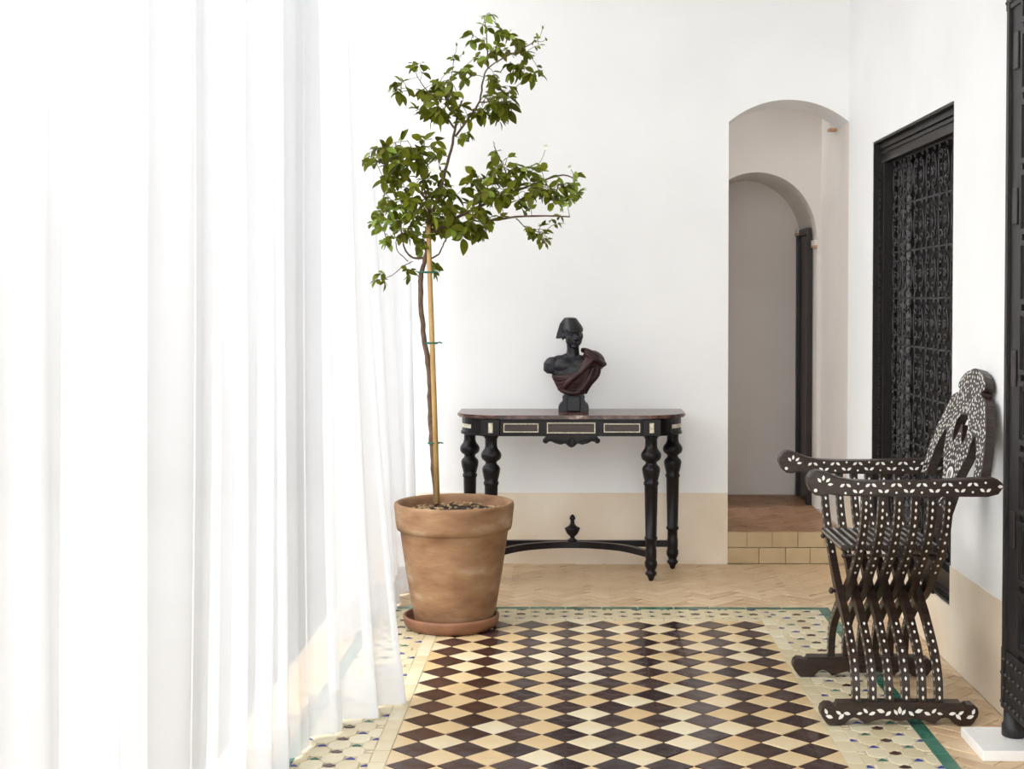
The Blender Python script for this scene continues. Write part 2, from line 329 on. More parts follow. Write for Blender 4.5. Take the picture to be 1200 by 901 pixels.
# mosaic bands: small diamonds and triangles between cream pieces
def mosaic(x0, x1, y0, y1, along, cut=None):
    px, py = 0.0505, 0.060; hx, hy = 0.0185, 0.0185
    L = (y1 - y0) if along == 'y' else (x1 - x0); mid = (x0 + x1) / 2 if along == 'y' else (y0 + y1) / 2
    if along == 'x': px *= (y1 - y0) / 0.215
    tr = (lambda u, v: (mid + u, y0 + v)) if along == 'y' else (lambda u, v: (x0 + v, mid + u))
    W2 = ((x1 - x0) if along == 'y' else (y1 - y0)) / 2
    res = {'brown': [], 'blue': [], 'green': [], 'cream': []}
    for j in range(-1, int(L / py) + 2):
        for i in range(-3, 4):
            u, v = i * px, j * py
            if (i + j) % 2 == 0:
                if i == 0: res['brown'].append([tr(*q) for q in ((u - hx, v), (u, v - hy), (u + hx, v), (u, v + hy))])
                elif abs(i) == 1:
                    k = ((j - (1 if i > 0 else -1)) // 2) % 2; s = 1 if i > 0 else -1
                    res['blue' if k else 'green'].append([tr(*q) for q in ((u - hx * .8, v - hy * 0.4), (u + hx * .8, v - hy * 0.4), (u, v + hy * .6))])
                elif abs(i) == 2:
                    k = (j // 2) % 2
                    res['blue' if k else 'cream'].append([tr(*q) for q in ((u - hx * .8, v - hy * 0.4), (u + hx * .8, v - hy * 0.4), (u, v + hy * .6))])
            else:
                a, b = hx, hy
                o = [(u - px + a, v), (u - px + a * 0.02, v - 0), ]
                k = a / px; k2 = b / py
                pts = [(u - px * (1 - k), v - py * k * 0 - py * (k) ), (u - px * k2, v - py * (1 - k2)), (u + px * k2, v - py * (1 - k2)), (u + px * (1 - k), v - py * k),
                       (u + px * (1 - k), v + py * k), (u + px * k2, v + py * (1 - k2)), (u - px * k2, v + py * (1 - k2)), (u - px * (1 - k), v + py * k)]
                res['cream'].append([tr(*q) for q in pts])
    return {k: [clip(p, x0, x1, y0, y1) for p in v] for k, v in res.items()}
near = mosaic(CR + S1, CR + S2, CB, CT + T2, 'y'); left = mosaic(CL - S2, CL - S1, CB, CT + T2, 'y'); far = mosaic(CL - S1, CR + S1, CT + T1, CT + T2, 'x')
for k, m_ in (('brown', 'brown_tile'), ('blue', 'blue_tile'), ('green', 'green_tile'), ('cream', 'cream_tile')):
    nm = 'mosaic_' + k + '_tile'
    lay(nm, near[k] + [p for p in left[k] if p and cen(p)[1] < 4.9], m_, floor, gap=0.0008, limit=300)
    rest = [p for p in left[k] if p and cen(p)[1] >= 4.9] + far[k]
    lay(nm, rest, m_, floor, gap=0.0008, limit=0)
# herringbone clay tiles round the carpet of glazed ones
def herring(x0, x1, y0, y1, w, n, ang):
    out = []; ca, sa = math.cos(ang), math.sin(ang); cx, cy = (x0 + x1) / 2, (y0 + y1) / 2
    ext = int(math.hypot(x1 - x0, y1 - y0) / w / 2) + 2 * n + 2
    for r in range(-ext, ext):
        for c in range(-ext // n - 2, ext // n + 2):
            x = r + 2 * n * c
            for (a, b, e, f) in ((x, r, x + n, r + 1), (x + n, r - n + 1, x + n + 1, r + 1)):
                if max(abs(a), abs(b)) > ext + n: continue
                p = [(cx + (u * ca - v * sa) * w, cy + (u * sa + v * ca) * w) for u, v in ((a, b), (e, b), (e, f), (a, f))]
                q = clip(p, x0, x1, y0, y1)
                if q: out.append(q)
    return out
hb = herring(CR + S3, WX - 0.005, CB, CT + T3, 0.052, 3, R(45))
hb2 = herring(-0.95, WX - 0.005, CT + T3, BY - 0.005, 0.052, 3, R(45))
lay('clay_floor_tile', hb + hb2, 'clay_tile', floor, limit=300, uneven=0.0012, tilt=0.008, gap=0.0016)
lay('clay_floor_tile', strip(-0.97, CL - S3, CB, CT + T3, 0.15, 'y'), 'clay_tile', floor, limit=0)
lay('passage_brick', herring(NL - 0.1, A_R - 0.001, BY + 0.01, 8.318, 0.055, 3, R(45)), 'brick_tile', pf, z=STEP, limit=300, uneven=0.0012, tilt=0.006, gap=0.0016)
# riser of the step: two courses of clay blocks
def blocks(parent):
    for c, (z0, z1) in enumerate(((0.003, 0.080), (0.083, 0.1565))):
        xs = [NL, 0.86, 0.985, 1.11, 1.24, WX - 0.006] if c else [NL, 0.92, 1.05, 1.17, 1.29, WX - 0.006]
        for a, b in zip(xs, xs[1:]):
            MB().bevel_box(a + 0.001, b - 0.001, BY - 0.004 + random.uniform(-0.001, 0.001), BY + 0.011, z0, z1, 0.0015).build('riser_block', 'riser_tile', parent)
blocks(pf)

# ------------------------------------------------------------------ iron grille in the right wall
win = empty('window_1', (WX, (GY0 + GY1) / 2, GZ0)); tag(win, 'tall wrought iron scrollwork grille in a dark moulded frame set in the white wall', kind='structure')
hw, hh = (GY1 - GY0) / 2, GZ1 - GZ0
E_ = 0.0006
MB().box(0.002, 0.11, hw - 0.010, hw - E_, E_, hh - E_).build('lining', 'dark_frame', win)
MB().box(0.002, 0.11, -hw + E_, -hw + 0.010, E_, hh - E_).build('lining', 'dark_frame', win)
MB().box(0.002, 0.11, -hw + 0.0105, hw - 0.0105, hh - 0.010, hh - E_).build('lining', 'dark_frame', win)
MB().box(0.002, 0.11, -hw + 0.0105, hw - 0.0105, E_, 0.010).build('lining', 'dark_frame', win)
def frame_rail(a0, a1, b0, b1, horizontal):
    m = MB(); i0, i1, j0, j1 = a0, a1, b0, b1
    m.box(0.040, 0.09, a0, a1, b0, b1)
    if horizontal:
        w = b1 - b0
        m.box(0.026, 0.0405, a0, a1, b0 + w * 0.72, b1); m.box(0.033, 0.0405, a0, a1, b0 + w * 0.5, b0 + w * 0.66); m.box(0.030, 0.0405, a0, a1, b0, b0 + w * 0.14)
    else:
        w = a1 - a0
        m.box(0.030, 0.0405, a0, a0 + w * 0.2, b0, b1); m.box(0.026, 0.0405, a0 + w * 0.7, a1, b0, b1)
    return m
FW = 0.085
frame_rail(-hw + 0.011, hw - 0.011, hh - 0.011 - FW, hh - 0.011, True).build('frame_rail', 'dark_frame', win)
frame_rail(-hw + 0.011, hw - 0.011, 0.011, 0.011 + FW, True).build('frame_rail', 'dark_frame', win)
frame_rail(hw - 0.011 - FW, hw - 0.011, 0.011 + FW + 0.0005, hh - 0.0115 - FW, False).build('frame_stile', 'dark_frame', win)
frame_rail(-hw + 0.011, -hw + 0.011 + FW, 0.011 + FW + 0.0005, hh - 0.0115 - FW, False).build('frame_stile', 'dark_frame', win)
bd = MB()
for k in range(46): bd.lathe([(0.0005, -0.007), (0.006, -0.003), (0.007, 0), (0.006, 0.003), (0.0005, 0.007)], 6, Matrix.Translation((0.026, hw - 0.035, 0.13 + k * 0.034)))
tag(bd.build('bead_row', 'dark_frame', win), kind='stuff')
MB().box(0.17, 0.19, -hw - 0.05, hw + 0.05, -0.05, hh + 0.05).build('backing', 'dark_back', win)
gw0, gw1, gh0, gh1 = -hw + 0.096, hw - 0.096, 0.096, hh - 0.096
NC, NRW = 6, 8; cw, ch = (gw1 - gw0) / NC, (gh1 - gh0) / NRW
hb_ = MB().tube([(0, gw0, 0), (0, gw1, 0)], 0.006, 6); vb_ = MB().tube([(0, 0, gh0), (0, 0, gh1)], 0.0055, 6)
b0 = None
for r in range(NRW + 1):
    z = gh0 + r * ch
    if r == 0: b0 = hb_.build('cross_bar', 'iron', win, loc=(0.07, 0, z))
    else: link('cross_bar', b0.data, win, (0.07, 0, z))
for c in range(NC + 1):
    y = gw0 + c * cw
    if c == 0: b0 = vb_.build('upright_bar', 'iron', win, loc=(0.078, y, 0))
    else: link('upright_bar', b0.data, win, (0.078, y, 0))
def spiral(cy, cz, r0, r1, a0, a1, n=14):
    return [(0, cy + (r0 + (r1 - r0) * k / n) * math.cos(a0 + (a1 - a0) * k / n), cz + (r0 + (r1 - r0) * k / n) * math.sin(a0 + (a1 - a0) * k / n)) for k in range(n + 1)]
def c_scroll(w, h):
    """a C shaped scroll standing in half a cell, curling at both ends"""
    m = MB(); r = w * 0.30
    top = spiral(w * 0.12, h * 0.30, r * 0.25, r, PI * 2.6, PI * 0.0 + PI, 16)
    bot = [(x, y, -z) for x, y, z in top][::-1]
    body = top + [(0, -w * 0.30, h * 0.10), (0, -w * 0.34, 0), (0, -w * 0.30, -h * 0.10)] + bot
    m.tube(body, 0.0042, 5)
    m.tube(spiral(w * 0.10, 0.0, r * 0.1, r * 0.62, PI * 2.2, PI * 0.2, 10), 0.0038, 5)
    for s in (-1, 1):
        m.lathe([(0.0006, -0.011), (0.009, 0), (0.0006, 0.011)], 6, Matrix.Translation((0, w * 0.12, s * h * 0.30)) @ Matrix.Rotation(PI / 2, 4, 'Y'))
        m.lathe([(0.0006, -0.016), (0.008, -0.004), (0.005, 0.006), (0.0006, 0.016)], 6, Matrix.Translation((0, -w * 0.1, s * h * 0.455)))
    return m
sc0 = c_scroll(cw / 2, ch).build('scroll', 'iron').data; bpy.data.objects.remove(bpy.data.objects['scroll'])
col0 = MB().lathe([(0.004, -0.02), (0.012, -0.012), (0.008, 0), (0.012, 0.012), (0.004, 0.02)], 8).build('collar', 'iron').data; bpy.data.objects.remove(bpy.data.objects['collar'])
for r in range(NRW):
    for c in range(2 * NC):
        o = link('scroll', sc0, win, (0.067 + random.uniform(-0.002, 0.002), gw0 + (c + 0.5) * cw / 2, gh0 + (r + 0.5) * ch))
        if c % 2: o.rotation_euler = (0, 0, PI)
    for c in range(NC):
        link('collar', col0, win, (0.076, gw0 + (c + 0.5) * cw, gh0 + (r + 0.5) * ch))

# ------------------------------------------------------------------ old studded door leaf by the right wall
PY_ = 4.165                                    # pivot
door = empty('door_1', (1.262, PY_, 0.03)); tag(door, 'tall dark carved wooden door leaf with iron studs turning on a white marble block', kind='structure')
dl = 1.0; dh = 2.75; dth = 0.048
MB().box(0, dth, -0.143, 0.0, 0.075, dh).build('stile', 'old_door', door)
MB().box(0, dth, -dl, -dl + 0.115, 0.075, dh).build('stile', 'old_door', door)
MB().box(0.010, dth, -dl + 0.1155, -0.1435, 0.075, dh).build('board', 'old_door', door)
MB().lathe([(0.030, 0), (0.034, 0.003), (0.034, 0.035), (0.029, 0.04), (0.029, 0.0745)], 20).build('pivot_post', 'old_door', door, loc=(0.024, -0.03, 0.0))
MB().box(-0.009, -0.0004, -0.040, -0.018, 0.10, dh - 0.02).build('edge_moulding', 'old_door', door)
def door_panel(y0, y1, z0, z1):
    m = MB()
    for k, (ins, d) in enumerate(((0, -0.010), (0.014, -0.003), (0.030, 0.004))):
        w = 0.0145 if k < 2 else 0.011
        a0, a1, c0, c1 = y0 + ins, y1 - ins, z0 + ins, z1 - ins
        m.box(d, 0.0095, a0, a1, c0, c0 + w); m.box(d, 0.0095, a0, a1, c1 - w, c1); m.box(d, 0.0095, a0, a0 + w, c0 + w, c1 - w); m.box(d, 0.0095, a1 - w, a1, c0 + w, c1 - w)
    i = 0.06
    if z1 - z0 > 2 * i + 0.02 and y1 - y0 > 2 * i + 0.02: m.box(-0.004, 0.0095, y0 + i, y1 - i, z0 + i, z1 - i)
    return m
pm = None
for c in range(3):
    for r in range(10):
        z0 = 0.275 + r * 0.196
        if z0 + 0.18 > dh - 0.45: continue
        y1 = -0.150 - c * 0.255
        if pm is None: pm = door_panel(-0.245, 0, 0, 0.178).build('raised_panel', 'old_door', door, loc=(0, y1, z0)).data
        else: link('raised_panel', pm, door, (0, y1, z0))
for z in (0.56, 1.02, 1.48, 1.92):
    MB().bevel_box(-0.006, -0.0005, -0.112, -0.070, z, z + 0.105, 0.003).build('hinge_block', 'passage_door', door)
sd = MB().lathe([(0.0068, 0), (0.0062, 0.003), (0.0042, 0.0055), (0.0006, 0.0065)], 8, Matrix.Rotation(-PI / 2, 4, 'Y')).build('stud', 'iron').data; bpy.data.objects.remove(bpy.data.objects['stud'])
MB().box(-0.006, -0.0005, -dl + 0.002, -0.002, 0.08, 0.255).build('kick_plate', 'old_door', door)
MB().box(-0.006, -0.0005, -dl + 0.002, -0.002, 2.10, 2.29).build('top_plate', 'old_door', door)
for (za, zn) in ((0.10, 4), (2.12, 4)):
    for i in range(zn):
        for k in range(10):
            link('stud', sd, door, (-0.0062, -0.016 - k * 0.038 - (i % 2) * 0.019, za + i * 0.042))
sl = MB().bevel_box(1.157, 1.345, 3.995, 4.225, 0.0, 0.030, 0.003).build('pivot_stone', 'white_marble')
tag(sl, 'white marble block on the clay floor under the dark door', 'stone block')

# ------------------------------------------------------------------ sheer curtains
def curtain(name, path_top, path_bot, ztop, nf, amp_t, amp_b, seed, label, power=1.5, ns=420, nz=46, hem=0.12, zb=0.006):
    rnd = random.Random(seed); root = empty(name, (0, 0, 0))
    tp = spline(path_top, 20); bt = spline(path_bot, 20)
    def ev(p, s): x = s * (len(p) - 1); i = min(int(x), len(p) - 2); t = x - i; return tuple(a + (b - a) * t for a, b in zip(p[i], p[i + 1]))
    ph = [rnd.uniform(0, 6.28) for _ in range(8)]
    def phase(s): return 2 * PI * nf * s + 1.1 * math.sin(2 * PI * s * 2.7 + ph[0]) + 0.8 * math.sin(2 * PI * s * 6.3 + ph[1])
    def point(s, h, off=0.0):
        T, B = ev(tp, s), ev(bt, s); w = (1 - h) ** power
        x, y = T[0] + (B[0] - T[0]) * w, T[1] + (B[1] - T[1]) * w
        p = phase(s) + 0.5 * math.sin(3.1 * h + ph[2] + 9 * s)
        a = amp_t + (amp_b - amp_t) * (1 - h) ** 1.2
        a *= 0.72 + 0.38 * math.sin(2 * PI * s * 4.1 + ph[3]) + 0.15 * math.sin(2 * PI * s * 9.7 + ph[4])
        f = math.sin(p + 0.55 * math.sin(p)) + 0.22 * math.sin(2.3 * p + ph[5] + 2 * h)
        x += a * f + off; y += 0.35 * a * math.cos(p * 1.0 + 0.8)
        x += 0.012 * math.sin(5 * h + 11 * s + ph[6]) * (1 - h)
        z = zb + h * (ztop - zb)
        return (x, y, z)
    m = MB(); vs = []; fs = []
    hs = [0, hem / ztop * 0.5, hem / ztop] + [hem / ztop + (1 - hem / ztop) * (k / (nz - 3)) for k in range(1, nz - 2)]
    for h in hs:
        for i in range(ns + 1): vs.append(point(i / ns, h))
    for j in range(len(hs) - 1):
        for i in range(ns): a = j * (ns + 1) + i; fs.append((a, a + 1, a + ns + 2, a + ns + 1))
    m.add(vs, fs, True); m.build('fabric', 'sheer_fabric', root, recalc=False)
    m = MB(); vs = []; fs = []
    for h in hs[:3]:
        for i in range(ns + 1): vs.append(point(i / ns, h, 0.0025))
    for j in range(2):
        for i in range(ns): a = j * (ns + 1) + i; fs.append((a, a + 1, a + ns + 2, a + ns + 1))
    m.add(vs, fs, True); m.build('hem', 'sheer_fabric', root, recalc=False)
    return tag(root, label, 'curtain', 'sheer curtains')
curtain('sheer_curtain', [(-0.83, 0.9), (-0.83, 2.4), (-0.82, 3.8), (-0.82, 5.2)],
        [(-0.84, 0.9), (-0.84, 1.63), (-0.84, 2.36), (-0.845, 3.10), (-0.84, 3.75), (-0.735, 4.21), (-0.525, 4.58)], 3.6, 17, 0.026, 0.046, 3,
        'long white sheer curtain with its blown hem resting on the patterned tiles', power=2.0)
curtain('sheer_curtain', [(-0.95, 5.3), (-0.91, 6.1), (-0.81, 6.88)], [(-0.90, 5.35), (-0.765, 5.92), (-0.755, 6.8)], 3.6, 9, 0.022, 0.034, 11,
        'narrow white sheer curtain behind the potted tree, beside the back wall', ns=260)

# ------------------------------------------------------------------ console table
TX, TY = 0.0, 6.70
tb = empty('console_table', (TX, TY, 0)); tag(tb, 'black carved console table with turned legs and inlaid apron under a bronze bust', 'table')
def d_shape(hx, yb, yf, rx, n=10):
    """plan outline with rounded front corners; local y, front is negative"""
    pts = [(-hx, yb), (-hx, yf + rx * 0.95)]
    for k in range(1, n): a = PI + (PI / 2) * k / n; pts.append((-hx + rx + rx * math.cos(a), yf + rx * 0.95 + rx * 0.95 * math.sin(a)))
    pts += [(-hx + rx, yf)]
    return pts + [(-x, y) for x, y in pts[::-1]]
top = MB()
for (g, z0, z1) in ((0.0, 0.756, 0.765), (-0.006, 0.751, 0.756), (-0.004, 0.765, 0.769)):
    top.prism(d_shape(0.535 + g, 0.205, -0.195 - g, 0.20), z0, z1)
top.build('marble_top', 'marble_top', tb)
MB().prism(d_shape(0.515, 0.195, -0.170, 0.19), 0.672, 0.7505).build('apron', 'ebony', tb)
MB().prism(d_shape(0.520, 0.196, -0.176, 0.19), 0.672, 0.680).build('apron_moulding', 'ebony', tb)
ap = bpy.data.objects['apron']
def inlay_frame(x0, x1, z0, z1, y, w=0.0045):
    m = MB()
    for a0, a1, c0, c1 in ((x0, x1, z0, z0 + w), (x0, x1, z1 - w, z1), (x0, x0 + w, z0 + w, z1 - w), (x1 - w, x1, z0 + w, z1 - w)): m.box(a0, a1, y - 0.002, y, c0, c1)
    return m
for (x0, x1, z0, z1) in ((-0.311, -0.151, 0.690, 0.731), (-0.112, 0.109, 0.686, 0.735), (0.148, 0.314, 0.690, 0.731)):
    pn = MB().box(x0 - 0.014, x1 + 0.014, -0.1785, -0.1702, z0 - 0.006, z1 + 0.010).build('apron_panel', 'ebony', tb)
    MB().box(x0 + 0.005, x1 - 0.005, -0.1795, -0.1786, z0 + 0.005, z1 - 0.005).build('panel_field', 'ebony_panel', pn)
    for a0, a1, c0, c1 in ((x0, x1, z0, z0 + 0.0045), (x0, x1, z1 - 0.0045, z1), (x0, x0 + 0.0045, z0 + 0.0045, z1 - 0.0045), (x1 - 0.0045, x1, z0 + 0.0045, z1 - 0.0045)):
        MB().box(a0, a1, -0.1806, -0.1786, c0, c1).build('inlay_strip', 'brass_pearl', pn)
LEG = [(0.006, 0.0), (0.011, 0.004), (0.016, 0.020), (0.026, 0.030), (0.027, 0.038), (0.020, 0.045), (0.020, 0.052), (0.028, 0.068), (0.029, 0.085), (0.024, 0.100), (0.026, 0.104), (0.026, 0.142),
       (0.024, 0.146), (0.024, 0.185), (0.030, 0.190), (0.030, 0.200), (0.026, 0.204), (0.031, 0.434), (0.035, 0.440), (0.035, 0.450), (0.031, 0.455), (0.036, 0.475), (0.041, 0.498), (0.042, 0.512), (0.037, 0.522), (0.028, 0.530), (0.025, 0.538),
       (0.030, 0.545), (0.042, 0.553), (0.047, 0.565), (0.047, 0.578), (0.040, 0.590), (0.032, 0.600), (0.028, 0.612), (0.028, 0.645), (0.034, 0.655), (0.034, 0.661)]
lp = MB().lathe([(a, b * 0.6718 / 0.661) for a, b in LEG], 20).build('leg', 'ebony', tb, loc=(0.367, -0.137, 0)); legs = [lp]
for (x, y) in ((-0.370, -0.137), (0.487, 0.160), (-0.489, 0.160)): legs.append(link('leg', lp.data, tb, (x, y, 0)))
for x, s in ((0.367, 1), (-0.370, -1)):
    bl = MB().bevel_box(x - 0.043, x + 0.043, -0.184, -0.096, 0.6722, 0.7502, 0.004).build('leg_block', 'ebony', tb)
    MB().box(x - 0.010, x + 0.010, -0.1855, -0.1841, 0.688, 0.733).build('inlay', 'brass_pearl', bl)
for s in (-1, 1):
    # inlaid strip on the rounded end
    m = MB(); n = 8; pts = [( (0.515 - 0.19 + 0.19 * math.cos(a)), (-0.170 + 0.19 * 0.95 - 0.19 * 0.95 * math.sin(a))) for a in [R(5) + R(38) * k / n for k in range(n + 1)]]
    vs = []; fs = []
    for k, (x, y) in enumerate(pts):
        d = Vector((x - 0.325, y, 0)).normalized() * 0.0012
        vs += [(s * (x + d.x), y + d.y, 0.702), (s * (x + d.x), y + d.y, 0.720), (s * (x - d.x), y - d.y, 0.702), (s * (x - d.x), y - d.y, 0.720)]
    for k in range(n): a = 4 * k; b = a + 4; fs += [(a, b, b + 1, a + 1), (a + 1, b + 1, b + 3, a + 3), (a, a + 2, b + 2, b)]
    fs += [(0, 1, 3, 2), (4 * n, 4 * n + 2, 4 * n + 3, 4 * n + 1)]
    m.add(vs, fs).build('inlay_strip', 'brass_pearl', tb)
# carved drop under the middle
half = [(0.0, 0.608), (0.012, 0.613), (0.022, 0.622), (0.030, 0.627), (0.050, 0.622), (0.075, 0.628), (0.092, 0.637), (0.104, 0.636), (0.112, 0.628), (0.122, 0.627), (0.131, 0.634), (0.131, 0.645), (0.122, 0.652), (0.118, 0.660)]
cx_ = 0.0; half = [(x, z + 0.0118) for x, z in half]
carv = MB().prism([(cx_ + x, z) for x, z in half] + [(cx_ - x, z) for x, z in half[::-1][:-1]], -0.1775, -0.155, M=XZ)
for s in (-1, 1):
    carv.tube([(cx_ + s * x, -0.180, z + 0.0118) for x, z in spline([(0.02, 0.632), (0.045, 0.634), (0.075, 0.642), (0.105, 0.646), (0.122, 0.640), (0.118, 0.634)], 4)], 0.0055, 6)
    carv.tube([(cx_ + s * x, -0.180, z + 0.0118) for x, z in spline([(0.0, 0.615), (0.012, 0.628), (0.01, 0.645), (0.0, 0.655)], 4)], 0.005, 6)
carv.build('carved_drop', 'ebony', tb)
# stretchers and finial
st = MB(); pts = spline([(-0.370, -0.137), (-0.25, 0.03), (-0.12, 0.105), (0.0, 0.125), (0.12, 0.105), (0.25, 0.03), (0.367, -0.137)], 6)
vs = []; fs = []
for i, (x, y) in enumerate(pts):
    q = Vector(pts[min(i + 1, len(pts) - 1)]) - Vector(pts[max(i - 1, 0)]); nn = Vector((-q.y, q.x)).normalized() * 0.014
    vs += [(x - nn.x, y - nn.y, 0.108), (x + nn.x, y + nn.y, 0.108), (x + nn.x, y + nn.y, 0.138), (x - nn.x, y - nn.y, 0.138)]
for i in range(len(pts) - 1):
    for k in range(4): a, b = 4 * i + k, 4 * i + (k + 1) % 4; fs.append((a, b, b + 4, a + 4))
fs += [(0, 1, 2, 3), (len(vs) - 4, len(vs) - 1, len(vs) - 2, len(vs) - 3)]
st.add(vs, fs).build('curved_stretcher', 'ebony', tb)
MB().bevel_box(-0.489, 0.487, 0.146, 0.174, 0.108, 0.138, 0.003).build('back_stretcher', 'ebony', tb)
MB().lathe([(0.020, 0.138), (0.024, 0.145), (0.012, 0.152), (0.010, 0.160), (0.026, 0.175), (0.036, 0.196), (0.037, 0.203), (0.020, 0.212), (0.011, 0.222), (0.009, 0.240), (0.014, 0.245), (0.014, 0.252), (0.009, 0.262), (0.002, 0.268)], 18).build('finial', 'ebony', tb, loc=(0.005, 0.128, 0))

# ------------------------------------------------------------------ bust
bu = empty('bust_statue', (0.010, 6.76, 0.7695)); tag(bu, 'dark bronze bust with soft cap and draped shoulders on the console table', 'statue')
Zt = lambda y: (840 - y) * 0.000582            # heights read off the photograph, metres above the base
Xt = lambda x: (x - 357) * 0.000582
def ell(mb, c, r, seg=20, rings=12, rot=None):
    M = Matrix.Translation(c) @ (rot.to_matrix().to_4x4() if rot else Matrix.Identity(4)) @ Matrix.Diagonal((*r, 1))
    mb.lathe([(max(0.002, math.sin(PI * k / rings)), -math.cos(PI * k / rings)) for k in range(rings + 1)], seg, M)
so = MB()
so.prism([(Xt(x), Zt(y)) for x, y in ((235, 840), (235, 800), (248, 775), (262, 765), (270, 740), (266, 722), (285, 700), (430, 700), (448, 722), (444, 745), (455, 768), (472, 780), (480, 800), (480, 840))], -0.048, 0.048, M=XZ)
so.bevel_box(Xt(300), Xt(415), -0.058, 0.05, 0.0, Zt(712), 0.006)
so.build('socle', 'bronze', bu)
body = MB()
def loft(mb, rows, seg=24):
    vs = []; fs = []
    for (x, y, z, rx, ry) in rows:
        for k in range(seg): a = 2 * PI * k / seg; vs.append((x + rx * math.cos(a), y + ry * math.sin(a), z))
    for i in range(len(rows) - 1):
        for k in range(seg): j = (k + 1) % seg; fs.append((i * seg + k, i * seg + j, (i + 1) * seg + j, (i + 1) * seg + k))
    fs += [tuple(reversed(range(seg))), tuple((len(rows) - 1) * seg + k for k in range(seg))]
    mb.add(vs, fs, True)
loft(body, [(Xt(360), 0.004, Zt(705), 0.044, 0.036), (Xt(358), 0.002, Zt(660), 0.062, 0.045), (Xt(356), 0, Zt(600), 0.086, 0.054), (Xt(358), 0, Zt(540), 0.104, 0.056), (Xt(366), 0.002, Zt(480), 0.116, 0.054), (Xt(365), 0.006, Zt(430), 0.108, 0.046), (Xt(360), 0.01, Zt(400), 0.072, 0.036), (Xt(357), 0.01, Zt(385), 0.04, 0.032)])
loft(body, [(Xt(192), 0.004, Zt(535), 0.030, 0.032), (Xt(172), 0.004, Zt(510), 0.036, 0.038), (Xt(176), 0.004, Zt(450), 0.037, 0.040), (Xt(190), 0.005, Zt(415), 0.031, 0.036), (Xt(198), 0.006, Zt(400), 0.020, 0.026)])
ell(body, (Xt(250), 0.006, Zt(450)), (0.052, 0.040, 0.038)); ell(body, (Xt(525), 0.006, Zt(432)), (0.044, 0.040, 0.042)); ell(body, (Xt(300), 0.008, Zt(405)), (0.045, 0.030, 0.020), rot=Euler((0, R(-20), 0)))
ell(body, (Xt(290), -0.024, Zt(470)), (0.055, 0.028, 0.036)); ell(body, (Xt(420), -0.024, Zt(470)), (0.055, 0.028, 0.036))
loft(body, [(Xt(352), 0.008, Zt(420), 0.040, 0.036), (Xt(352), 0.006, Zt(380), 0.031, 0.030), (Xt(352), 0.004, Zt(330), 0.029, 0.029), (Xt(350), 0.004, Zt(290), 0.030, 0.030)])
hx_, hz_ = Xt(350), Zt(225)
head = MB()
ell(head, (0, 0.004, 0.012), (0.045, 0.050, 0.046))                       # skull
ell(head, (0, -0.016, -0.020), (0.040, 0.034, 0.038))                     # jaw
ell(head, (0, -0.038, -0.050), (0.017, 0.013, 0.011))                     # chin
ell(head, (0, -0.054, -0.006), (0.008, 0.010, 0.017), rot=Euler((R(-20), 0, 0)))   # nose
ell(head, (0, -0.057, -0.017), (0.0125, 0.009, 0.0065))
ell(head, (0, -0.041, 0.021), (0.034, 0.012, 0.007))                      # brow
for s_ in (-1, 1):
    ell(head, (s_ * 0.0165, -0.0435, 0.008), (0.0085, 0.0055, 0.0050))    # eyes
    ell(head, (s_ * 0.026, -0.033, -0.014), (0.013, 0.012, 0.012))        # cheeks
    ell(head, (s_ * 0.046, 0.008, -0.004), (0.006, 0.012, 0.017))         # ears
ell(head, (0, -0.0515, -0.030), (0.0145, 0.0065, 0.0046)); ell(head, (0, -0.050, -0.0375), (0.0125, 0.0065, 0.0048))
body.add(head.v, head.f, True, Matrix.Translation((hx_, 0, hz_)) @ Matrix.Rotation(R(14), 4, 'Z') @ Matrix.Rotation(R(-3), 4, 'Y'))
remeshed(body, 'figure', 'bronze', bu, 0.0026, 2)
cap = MB()
loft(cap, [(hx_ + 0.000, 0.004, Zt(200), 0.047, 0.052), (hx_ + 0.000, 0.004, Zt(180), 0.050, 0.055), (hx_ - 0.001, 0.006, Zt(165), 0.050, 0.054), (hx_ - 0.004, 0.008, Zt(140), 0.045, 0.048), (hx_ - 0.010, 0.010, Zt(105), 0.036, 0.040), (hx_ - 0.013, 0.011, Zt(84), 0.030, 0.034), (hx_ - 0.013, 0.011, Zt(78), 0.018, 0.02)])
cap.prism([(Xt(212), Zt(250)), (Xt(222), Zt(205)), (Xt(245), Zt(130)), (Xt(268), Zt(98)), (Xt(292), Zt(100)), (Xt(285), Zt(170)), (Xt(272), Zt(245)), (Xt(240), Zt(252))], 0.0, 0.022, M=XZ)
remeshed(cap, 'soft_cap', 'bronze', bu, 0.0028, 3)
dr = MB()
def fold(pts, r): dr.tube([(Xt(x), y, Zt(z)) for x, y, z in spline(pts, 6)], r, 8)
fold([(600, 0.0, 455), (540, -0.035, 390), (470, -0.030, 350), (430, 0.0, 345)], 0.013)
fold([(610, 0.0, 460), (560, -0.04, 430), (500, -0.05, 400), (455, -0.03, 360)], 0.013)
for k in range(7):
    t = k / 6
    fold([(560 - 95 * t, -0.030 - 0.01 * t, 395 + 12 * t), (500 - 90 * t, -0.056, 450 + 55 * t - 20 * (1 - t)), (380 - 60 * t + 30 * (1 - t), -0.064, 520 + 70 * t), (270 + 15 * t, -0.052 + 0.008 * t, 560 + 85 * t), (190 + 55 * t, -0.012, 555 + 105 * t)], 0.0105 + 0.002 * (k % 2))
ell(dr, (Xt(520), 0.004, Zt(428)), (0.058, 0.050, 0.046), rot=Euler((0, R(28), 0)))
fold([(555, -0.02, 470), (545, -0.02, 540), (480, -0.02, 620), (440, -0.02, 690)], 0.016)
fold([(520, -0.04, 480), (490, -0.045, 560), (440, -0.042, 640), (380, -0.04, 690)], 0.014)
